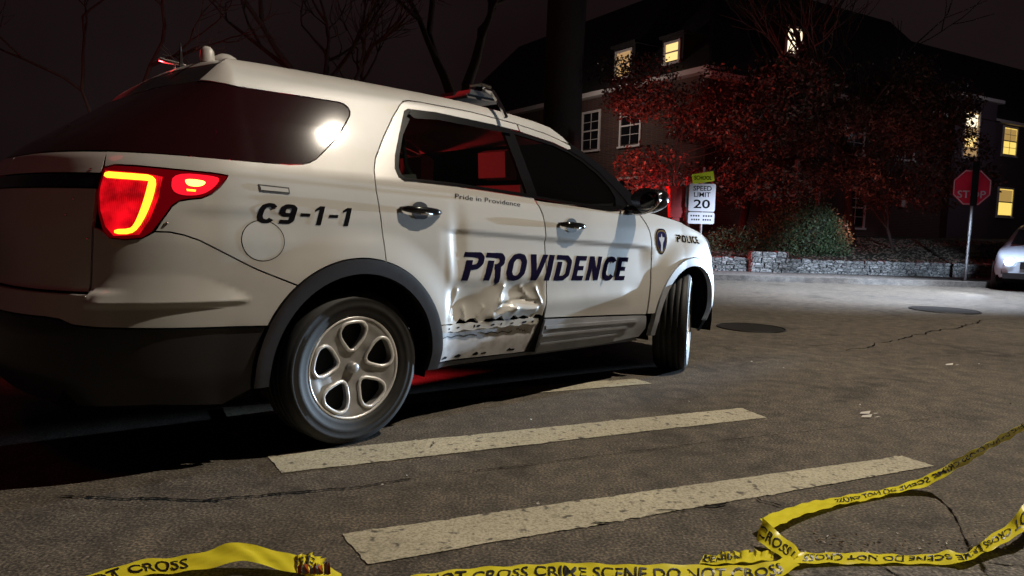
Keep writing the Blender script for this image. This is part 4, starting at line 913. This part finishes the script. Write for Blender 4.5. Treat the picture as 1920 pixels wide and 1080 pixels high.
# shrub
t=thing('round_shrub','dense dark green rounded shrub behind the low stone wall','shrub',(7.3,18.9,.35))
sb=[(0,0,.66,1.05,.75,.85),(-.7,.0,.45,.85,.6,.62),(.55,.05,.6,.8,.6,.74),(.1,-.2,1.0,.7,.5,.6),(-1.5,.3,.34,.9,.5,.42),(1.0,.0,.30,.45,.4,.42)]
leaves(sb,19000,.034,41,.75).build('foliage','leaf_green',t); mb=MB()
for k in range(7): branchy(mb,(rng.uniform(-.4,.4),rng.uniform(-.2,.2),0),(rng.uniform(-.5,.5),rng.uniform(-.3,.3),1),.55,.02,2,random.Random(k),.5)
mb.build('stems','bark',t,True)
# big bare trees on the left, dark trunk in the middle
def bare(lab,x,y,L,rad,sd,depth=6,d=(0,0,1),spread=.55,m='bark',name='bare_tree'):
    t=thing(name,lab,'tree',(x,y,0)); mb=MB(); branchy(mb,(0,0,-.1),d,L,rad,depth,random.Random(sd),spread,.2); mb.build('trunk',m,t,True); return t
bare('big bare tree spreading dark branches above the roof light bar',-1.6,26,6.2,.34,54,7,(-.02,0,1))
bare('bare tree tinged red at the upper left corner',-9.8,18,3.2,.11,62,6,(.1,0,1),.6,'bark_pale')
bare('pale thin bare tree behind the roof aerials',-5.2,21,4.2,.2,73,6,(0,0,1),.5,'bark_pale')
t=thing('tree_trunk','massive dark tree trunk rising out of frame between the bare branches and the house','tree',(1.16,19,.0)); MB().tube([(0,0,0),(.02,0,2.5),(0,.05,5),(.05,0,8),(0,0,12)],[.62,.50,.48,.5,.45],14).build('trunk','bark',t,True)

# ------------------------------------------------------------------ stone wall along the pavement
def stonemat():
    m,n,b=nmat('field_stone'); tc=N(n,'ShaderNodeTexCoord'); mp=N(n,'ShaderNodeMapping'); mp.inputs['Scale'].default_value=(1,1,1.9); n.links.new(tc.outputs['Object'],mp.inputs['Vector'])
    v=N(n,'ShaderNodeTexVoronoi',Scale=7.5); e=N(n,'ShaderNodeTexVoronoi',Scale=7.5); e.feature='DISTANCE_TO_EDGE'; no=N(n,'ShaderNodeTexNoise',Scale=24.,Detail=5.)
    for t in (v,e,no): n.links.new(mp.outputs[0],t.inputs['Vector'])
    c=ramp(n,v.outputs['Color'],[(.1,(.14,.14,.14)),(.5,(.24,.24,.23)),(.9,(.40,.40,.40))]); c=mixc(n,c,ramp(n,no.outputs['Fac'],[(.3,(.5,.5,.5)),(.7,(1.3,1.3,1.3))]),1.,'MULTIPLY')
    c=mixc(n,(.05,.05,.05),c,ramp(n,e.outputs['Distance'],[(.02,(0,0,0)),(.09,(1,1,1))]))
    n.links.new(c,b.inputs['Base Color']); b.inputs['Roughness'].default_value=.85
    bp=N(n,'ShaderNodeBump',Strength=1.,Distance=.03); n.links.new(e.outputs['Distance'],bp.inputs['Height']); n.links.new(bp.outputs['Normal'],b.inputs['Normal'])
stonemat()
def stones(x0,x1,y,z0,z1,th,seed):
    mb=MB(); r=random.Random(seed); x=x0
    n=int((x1-x0)/.28)
    rows=4
    for row in range(rows):
        za=z0+(z1-z0)*row/rows; zb=z0+(z1-z0)*(row+1)/rows; x=x0-r.uniform(0,.15)
        while x<x1:
            w=r.uniform(.10,.34); x2=min(x+w,x1+.02); 
            d=th/2+r.uniform(-.02,.03); g=.012
            v=[(max(x,x0)+g,y-d,za+g),(x2-g,y-d,za+g+r.uniform(-.01,.01)),(x2-g-r.uniform(0,.03),y-d-r.uniform(0,.02),zb-g),(max(x,x0)+g+r.uniform(0,.03),y-d,zb-g+(r.uniform(-.03,.03) if row==rows-1 else 0))]
            vb=[(a,y+th/2,c) for a,b,c in v]
            mb.add(v+vb,[(0,1,2,3),(7,6,5,4),(0,4,5,1),(1,5,6,2),(2,6,7,3),(3,7,4,0)]); x=x2
    mb.box(((x0+x1)/2,y+.02,(z0+z1)/2-.015),(x1-x0,th-.05,z1-z0-.03)); return mb
tag(stones(4.2,11.75,17.55,.05,.42,.34,1).build('stone_wall','field_stone'),'low grey fieldstone wall along the far pavement','wall')
tag(stones(-30,3.9,17.55,.05,.40,.34,2).build('stone_wall','field_stone'),'left continuation of the fieldstone wall behind the police car','wall')
tag(stones(5.6,6.45,17.32,.05,.58,.30,3).build('stone_pier','field_stone'),'squat stone pier standing proud of the low wall left of the shrub','stone pier')
tag(stones(12.3,13.4,19.6,.4,.90,.4,4).build('stone_block','field_stone'),'pale stone block on the lawn right of the stop sign pole','stone block')
ll=MB(); r_=random.Random(77)
for k in range(5000):
    x=r_.uniform(3.5,17);y=r_.uniform(17.75,24);s=r_.uniform(.025,.06);a=r_.uniform(0,6.28);z=.385+(y-17.7)*.085
    ll.add([(x+s*math.cos(a),y+s*math.sin(a),z),(x-s*.5*math.sin(a),y+s*.5*math.cos(a),z+.03),(x-s*math.cos(a),y-s*math.sin(a),z+.01),(x+s*.5*math.sin(a),y-s*.5*math.cos(a),z)],[(0,1,2,3)])
mat('fallen_leaf',(.16,.13,.10),.7); tag(ll.build('fallen_leaves','fallen_leaf'),'fallen leaves scattered over the lawn behind the stone wall','leaves',kind='stuff')

# ------------------------------------------------------------------ signs
mat('sign_white',(.78,.76,.80),.5); mat('sign_red',(.80,.02,.06),.4); mat('sign_lime',(.80,.95,.04),.45); mat('galv',(.22,.22,.23),.45,metal=.5,noise=(6,5,(.10,.10,.10),.45,.7)); mat('post_dark',(.012,.012,.012),.7,spec=.1); mat('sign_letter',(.60,.52,.56),.5)
def flat_text(txt,size,m,parent,x,z,y,width=None,bold=.01,name='lettering'):
    V,F=font_mesh(txt,size,0,bold*size,'CENTER'); 
    if width: V=V*[width/(V[:,0].max()-V[:,0].min()),1]
    V=V-[(V[:,0].max()+V[:,0].min())/2,0]
    return MB().add([(x+a,y,z+b) for a,b in V],F).build(name,m,parent)
def plate(w,h,r,z,m,name,parent,y=0,th=.004,cx=0,tilt=0):
    p=[]
    for cx_,cz,a0 in ((w/2-r,h/2-r,0),(-w/2+r,h/2-r,90),(-w/2+r,-h/2+r,180),(w/2-r,-h/2+r,270)):
        for k in range(5): a=R(a0+22.5*k); p.append((cx_+r*math.cos(a),cz+r*math.sin(a)))
    ct,st=math.cos(tilt),math.sin(tilt); p=[(cx+a*ct-b*st,z+a*st+b*ct) for a,b in p]; n=len(p)
    return MB().add([(a,y-th,b) for a,b in p]+[(a,y,b) for a,b in p],[tuple(range(n)),tuple(range(2*n-1,n-1,-1))]+[(i,n+i,n+(i+1)%n,(i+1)%n) for i in range(n)]).build(name,m,parent)
sx_,sy_=4.22,16.6
s=thing('speed_limit_sign','white speed limit 20 sign under a lime green school plate','road sign',(sx_,sy_,.09),R(-8))
MB().tube([(0,.03,0),(.02,.03,2.35)],.028,8).build('post','galv',s)
b=plate(.58,.62,.04,1.675,'sign_white','sign_board',s); flat_text('SPEED',.150,'decal_black',b,0,1.83,-.006,.40,.01); flat_text('LIMIT',.150,'decal_black',b,0,1.69,-.006,.36,.01); flat_text('20',.27,'decal_black',b,0,1.44,-.006,.36,.015)
b=plate(.58,.26,.04,1.215,'sign_white','lower_plate',s)
for zz,ww in ((1.265,.44),(1.18,.40)):
    for k in range(9): 
        if k in(4,): continue
        MB().box((-ww/2+ww*k/8,-.006,zz),(ww/13,.002,.035)).build('small_print','post_dark',b)
b=plate(.48,.22,.02,2.12,'sign_lime','school_plate',s,y=-.002,tilt=R(10)); flat_text('SCHOOL',.13,'decal_black',b,0,2.07,-.010,.38,.006)
plate(.10,.50,.03,1.70,'galv','rear_bracket',s,y=.05,cx=-.31)
# stop sign, its post running up the face
s=thing('stop_sign','red octagonal stop sign on a grey post near the parked white car','road sign',(9.82,15.86,.09),R(-10))
oc=[(.405*math.cos(R(22.5+45*k)),2.02+.405*math.sin(R(22.5+45*k))) for k in range(8)]
b=MB().add([(a,.03,c) for a,c in oc]+[(a,.034,c) for a,c in oc],[tuple(range(8)),tuple(range(15,7,-1))]+[(i,8+i,8+(i+1)%8,(i+1)%8) for i in range(8)]).build('sign_face','sign_red',s)
ring=[(.405,1),(.385,1)]
mb=MB(); o1=[(.392*math.cos(R(22.5+45*k)),2.02+.392*math.sin(R(22.5+45*k))) for k in range(8)]; o2=[(.374*math.cos(R(22.5+45*k)),2.02+.374*math.sin(R(22.5+45*k))) for k in range(8)]
mb.add([(a,.026,c) for a,c in o1+o2],[(i,(i+1)%8,8+(i+1)%8,8+i) for i in range(8)]).build('border','sign_letter',b)
flat_text('STOP',.22,'sign_letter',b,0,1.80,.024,.56,.010)
MB().tube([(0,0,0),(.01,0,1.0)],.030,8).tube([(.01,0,1.0),(.03,0,2.62)],.034,8).build('post','galv',s)
MB().box((.022,-.048,2.1),(.13,.018,.95)).build('mast_plate','post_dark',s)
# post behind the mirror, red beacon light put into its colour
mat('post_red_light',(.45,.02,.02),.45)
s=thing('red_lit_post','upright box on a post with beacon red put into its colour behind the door mirror','pillar box',(3.72,16.95,.09))
MB().box((0,0,.62),(.16,.16,1.2)).build('stand','post_red_light',s); MB().box((0,0,1.55),(.30,.26,.66),top=1.25).build('body','post_red_light',s); MB().box((0,0,1.90),(.44,.36,.06)).build('lid','post_red_light',s); MB().tube([(.16,-.16,1.15),(.20,-.19,2.15)],.022,6).build('handle_bar','post_red_light',s)

# ------------------------------------------------------------------ brick house
def brick():
    m,n,b=nmat('brick'); tc=N(n,'ShaderNodeTexCoord'); sp=N(n,'ShaderNodeSeparateXYZ'); cb=N(n,'ShaderNodeCombineXYZ'); n.links.new(tc.outputs['Object'],sp.inputs[0])
    ad=N(n,'ShaderNodeMath',operation='ADD'); n.links.new(sp.outputs['X'],ad.inputs[0]); n.links.new(sp.outputs['Y'],ad.inputs[1]); n.links.new(ad.outputs[0],cb.inputs['X']); n.links.new(sp.outputs['Z'],cb.inputs['Y'])
    t=N(n,'ShaderNodeTexBrick',Scale=1.); t.inputs['Brick Width'].default_value=.22; t.inputs['Row Height'].default_value=.075; t.inputs['Mortar Size'].default_value=.008; t.inputs['Color1'].default_value=(.10,.045,.035,1); t.inputs['Color2'].default_value=(.065,.032,.027,1); t.inputs['Mortar'].default_value=(.11,.10,.09,1)
    n.links.new(cb.outputs[0],t.inputs['Vector']); n.links.new(t.outputs['Color'],b.inputs['Base Color']); b.inputs['Roughness'].default_value=.9
brick()
mat('slate',(.016,.015,.016),.8,noise=(4,5,(.035,.033,.033),.4,.7)); mat('white_trim',(.72,.70,.68),.6); mat('pane_dark',(.01,.01,.012),.08); mat('stucco',(.10,.075,.09),.9)
mat('lit_pane',(.8,.6,.3),.5,emit=(1,.70,.26),es=1.15,noise=(5,2,(.5,.4,.2),.4,.6)); mat('lit_pane_dim',(.8,.6,.3),.5,emit=(.9,.55,.24),es=.35); mat('lit_pane_white',(.8,.7,.5),.5,emit=(1,.86,.62),es=1.5); mat('lit_yellow',(.8,.7,.2),.5,emit=(1,.72,.16),es=1.0); mat('blind',(.5,.35,.15),.8,emit=(.8,.5,.14),es=.45)
CX,CY=7.1,27.8
class Wall:    # a vertical wall starting at A running along d
    def __init__(s,A,d): L=math.hypot(*d); s.A=A; s.d=(d[0]/L,d[1]/L); s.n=(s.d[1],-s.d[0]); 
    def p(s,a,z,o=0): return (s.A[0]+s.d[0]*a+s.n[0]*o,s.A[1]+s.d[1]*a+s.n[1]*o,z)
def slab(W,a0,a1,z0,z1,o0,o1,mb=None):
    mb=mb or MB(); v=[W.p(a,z,o) for o in (o0,o1) for a,z in ((a0,z0),(a1,z0),(a1,z1),(a0,z1))]
    return mb.add(v,[(0,1,2,3),(7,6,5,4),(0,4,5,1),(1,5,6,2),(2,6,7,3),(3,7,4,0)])
def window(W,a0,a1,z0,z1,parent,pane='pane_dark',cols=2,rows=4,sg=1,blind=None,lab=None):
    w=slab(W,a0-.10,a0,z0-.08,z1+.10,.0*sg,.06*sg); slab(W,a1,a1+.10,z0-.08,z1+.10,0,.06*sg,w); slab(W,a0,a1,z1,z1+.10,0,.055*sg,w)
    zm=(z0+z1)/2; slab(W,a0,a1,zm-.03,zm+.03,0,.045*sg,w)
    for k in range(1,cols): x=a0+(a1-a0)*k/cols; slab(W,x-.012,x+.012,z0,zm-.03,0,.035*sg,w); slab(W,x-.012,x+.012,zm+.03,z1,0,.035*sg,w)
    for k in range(1,rows):
        if k*2==rows: continue
        z=z0+(z1-z0)*k/rows; slab(W,a0,a1,z-.012,z+.012,0,.030*sg,w)
    o=w.build('window','white_trim',parent); 
    if lab: o['label']=lab
    slab(W,a0,a1,z0,z1,.004*sg,.016*sg).build('pane',pane,o); slab(W,a0-.14,a1+.14,z0-.16,z0-.08,0,.12*sg).build('sill','white_trim',o)
    if blind: slab(W,a0+.04,a1-.04,zm-.0,z1-.04,.018*sg,.024*sg).build('blind',blind,o)
    return o
hs=thing('brick_house','large dark brick house with pale sash windows and dormers behind the trees','house',(0,0,0))
LW=Wall((CX,CY),(-.51,.86)); RW=Wall((CX,CY),(.86,.51))
sL=-1; sR=1
LWn=(-LW.n[0],-LW.n[1]); 
# wall bodies
def wallbox(W,a0,a1,z0,z1,sg,m,name='wall',th=.5): return slab(W,a0,a1,z0,z1,-th*sg,0,None).build(name,m,hs)
sgL=1 if (LW.n[0]*-CX+LW.n[1]*-CY)>0 else -1; sgR=1 if (RW.n[0]*-CX+RW.n[1]*-CY)>0 else -1
wallbox(LW,0,24,0,6.85,sgL,'brick'); wallbox(RW,.0,20,0,6.85,sgR,'brick')
slab(LW,-.3,24,6.85,7.05,-.2*sgL,.40*sgL).build('eave','white_trim',hs); slab(RW,-.3,16.2,6.65,6.85,.0,.40*sgR).build('eave','white_trim',hs)
for a0,a1,z0,z1,pn in ((6.62,7.80,4.60,6.20,'pane_dark'),(3.80,5.02,4.60,6.15,'pane_dark')): window(LW,a0,a1,z0,z1,hs,pn,2,4,sgL)
for a in (6.6,3.8): window(LW,a,a+1.2,1.4,3.1,hs,'pane_dark',2,4,sgL)
for a,z,pn in ((1.4,4.6,'pane_dark'),(8.2,4.6,'pane_dark'),(12.0,4.6,'pane_dark'),(8.6,1.4,'pane_dark')): window(RW,a,a+1.2,z,z+1.6,hs,pn,2,4,sgR)
# roof: hipped slopes
def quad(pts,name,m): return MB().add(pts,[tuple(range(len(pts)))]).build(name,m,hs)
def inward(W,a,z,o,sg): return W.p(a,z,-o*sg)
ridgeC=inward(LW,0,0,0,1)
pl=[LW.p(-.35,7.05,.4*sgL),LW.p(24,7.05,.4*sgL),LW.p(24,13.2,-6*sgL),LW.p(6.2,13.2,-6*sgL)]
quad(pl,'roof','slate')
pr=[RW.p(-.35,6.85,.4*sgR),RW.p(20,6.85,.4*sgR),RW.p(20,13.2,-6*sgR),RW.p(6.2,13.2,-6*sgR)]
quad(pr,'roof','slate'); quad([LW.p(-.35,7.05,.4*sgL),RW.p(-.35,6.85,.4*sgR),RW.p(6.2,13.2,-6*sgR),LW.p(6.2,13.2,-6*sgL)],'roof','slate')
# dormers on the left slope and the attic windows
def dormer(W,sg,a,z,o,w,h,pane,m='slate',cols=1,rows=2):
    A=W.p(0,0,o*sg); D=Wall((A[0],A[1]),W.d)
    b=slab(D,a-.25,a+w+.25,z-.5,z+h+.25,-2.2*sg,0); slab(D,a-.35,a+w+.35,z+h+.25,z+h+.37,-2.3*sg,.12*sg,b); d=b.build('dormer',m,hs)
    window(D,a,a+w,z,z+h,hs,pane,cols,rows,sg)
def place(px,py,W,sg,o):   # where a ray from the camera meets the plane of W moved out by o
    d=fw*1+r2*((px-960)/1372.5)+u2*((540-py)/1372.5); A=W.p(0,0,o*sg); n=W.n
    k=((A[0])*n[0]+(A[1])*n[1])/(d.x*n[0]+d.y*n[1]); P=Vector((0,0,CAM_H))+d*k; return ((P.x-A[0])*W.d[0]+(P.y-A[1])*W.d[1],P.z)
dormer(LW,sgL,4.62,7.56,-.05,.95,.98,'lit_pane_dim',cols=1)
dormer(LW,sgL,1.84,7.70,-.15,.72,.66,'lit_pane')
dormer(RW,sgR,5.58,8.62,-1.2,.92,1.02,'lit_pane_white')
# gabled bay on the right wing
BA=RW.p(0,0,.35*sgR); BW=Wall((BA[0],BA[1]),RW.d)
slab(BW,15.9,19.6,0,7.75,-.34*sgR,0).build('bay','stucco',hs); slab(BW,15.7,19.9,7.75,7.90,-.6*sgR,.2*sgR).build('bay_cornice','white_trim',hs)
def tall():
    w=window(BW,16.75,17.95,5.00,7.10,hs,'lit_pane_dim',1,3,sgR,lab='tall lit stair window behind twigs')
    slab(BW,16.85,17.85,6.42,7.02,.018*sgR,.022*sgR).build('pane','lit_pane_white',w); slab(BW,16.85,17.85,5.45,5.95,.018*sgR,.022*sgR).build('pane','lit_pane',w)
tall()
RA_=RW.p(0,0,.02*sgR); R2=Wall((RA_[0],RA_[1]),RW.d)
slab(R2,19.7,40,0,6.9,-.5*sgR,0).build('wall','stucco',hs); slab(R2,19.7,40,6.9,7.05,-.3*sgR,.3*sgR).build('eave','white_trim',hs)
quad([R2.p(19.7,7.05,.3*sgR),R2.p(40,7.05,.3*sgR),R2.p(40,12,-5*sgR),R2.p(19.7,12,-5*sgR)],'roof','slate')
window(R2,21.05,22.35,5.42,6.75,hs,'lit_yellow',2,4,sgR,'blind'); window(R2,21.05,22.45,2.25,3.6,hs,'lit_yellow',1,2,sgR,'blind')
# porch posts
for a,z0,z1 in ((4.5,.2,3.95),(5.9,.2,3.4)): slab(RW,a-.07,a+.07,z0,z1,.5*sgR,.62*sgR).build('porch_post','white_trim',hs)
slab(RW,4.2,6.3,3.95,4.1,0,.75*sgR).build('porch_roof','slate',hs)
slab(RW,12.45,12.75,2.35,2.9,0,.12*sgR).build('wall_box','white_trim',hs)
# ------------------------------------------------------------------ parked white car with lit headlamps at the right edge
mat('pearl',(.50,.57,.68),.3,coat=.6); mat('head_emit',(1,1,1),.3,emit=(.85,.93,1),es=30)
pk=thing('parked_car','white parked car with blazing headlamp cut off by the right edge','car',(11.52,15.80,0),R(232))
pk.scale=(.94,.94,.86)
# local: x forward
def hull():
    st=[(-2.2,.62,.55,.95,1.0),(-2.05,.78,.32,1.0,1.45),(-1.2,.88,.25,1.02,1.62),(0,.90,.24,1.0,1.64),(.75,.90,.24,.99,1.5),(1.25,.90,.24,.97,1.08),(1.75,.88,.26,.88,.95),(2.08,.80,.30,.78,.84),(2.22,.60,.36,.66,.72)]
    rows=[]
    for x,w,z0,zb,zt in st:
        rows.append([(x,-w*.92,z0),(x,-w,z0+.15),(x,-w*1.01,(z0+zb)/2),(x,-w*.96,zb),(x,-w*.86,zb+(zt-zb)*.15),(x,-w*.68,zt-.03),(x,-w*.35,zt),(x,0,zt+.01),(x,w*.35,zt),(x,w*.68,zt-.03),(x,w*.86,zb+(zt-zb)*.15),(x,w*.96,zb),(x,w*1.01,(z0+zb)/2),(x,w,z0+.15),(x,w*.92,z0)])
    return rows
rows=hull(); bod=strip_mesh('body',rows,'pearl',pk); 
mb=MB(); n=len(rows[-1]); mb.add(rows[-1],[tuple(range(n))]); mb.build('nose','pearl',bod)
md=bod.modifiers.new('s','SUBSURF'); md.levels=1; md.render_levels=2
MB().box((2.16,0,.60),(.16,.75,.16)).build('grille','trim_black',pk); MB().box((2.10,0,.36),(.26,1.35,.13)).build('lower_intake','trim_black',pk); MB().box((0,0,.28),(4.0,1.6,.16)).build('underbody','underbody',pk)
MB().box((.95,0,1.26),(.9,1.25,.35),top=.8).build('windscreen','trim_gloss',pk)
for sy in (-1,1):
    h=MB().lathe([(0,.03),(.07,.028),(.115,.01),(.13,-.03)],20,'z').build('headlamp','lens_clear',pk,True,loc=(2.20,sy*.57,.68),rot=(0,R(80),sy*R(22)))
    MB().lathe([(0,.060),(.05,.056),(.085,.034),(.09,.0)],16,'z').build('bulb','head_emit',h)
    MB().box((2.08,sy*.60,.44),(.12,.22,.10)).build('fog_lamp','trim_black',pk)
    for x in (1.42,-1.35):
        w=MB().lathe([(.22,-.10),(.31,-.115),(.335,-.09),(.335,.09),(.31,.11)],32,'y').build('wheel','rubber',pk,True,loc=(x,sy*.80,.335)); MB().lathe([(0,-.085*1),(.12,-.10),(.22,-.10)],20,'y').build('rim','alloy',w,True)
lamp('parked_car_headlamp_light','SPOT',(9.15,13.35,.72),(.72,.84,1.0),260,.05,(3.0,14.2,.1),110,.6)
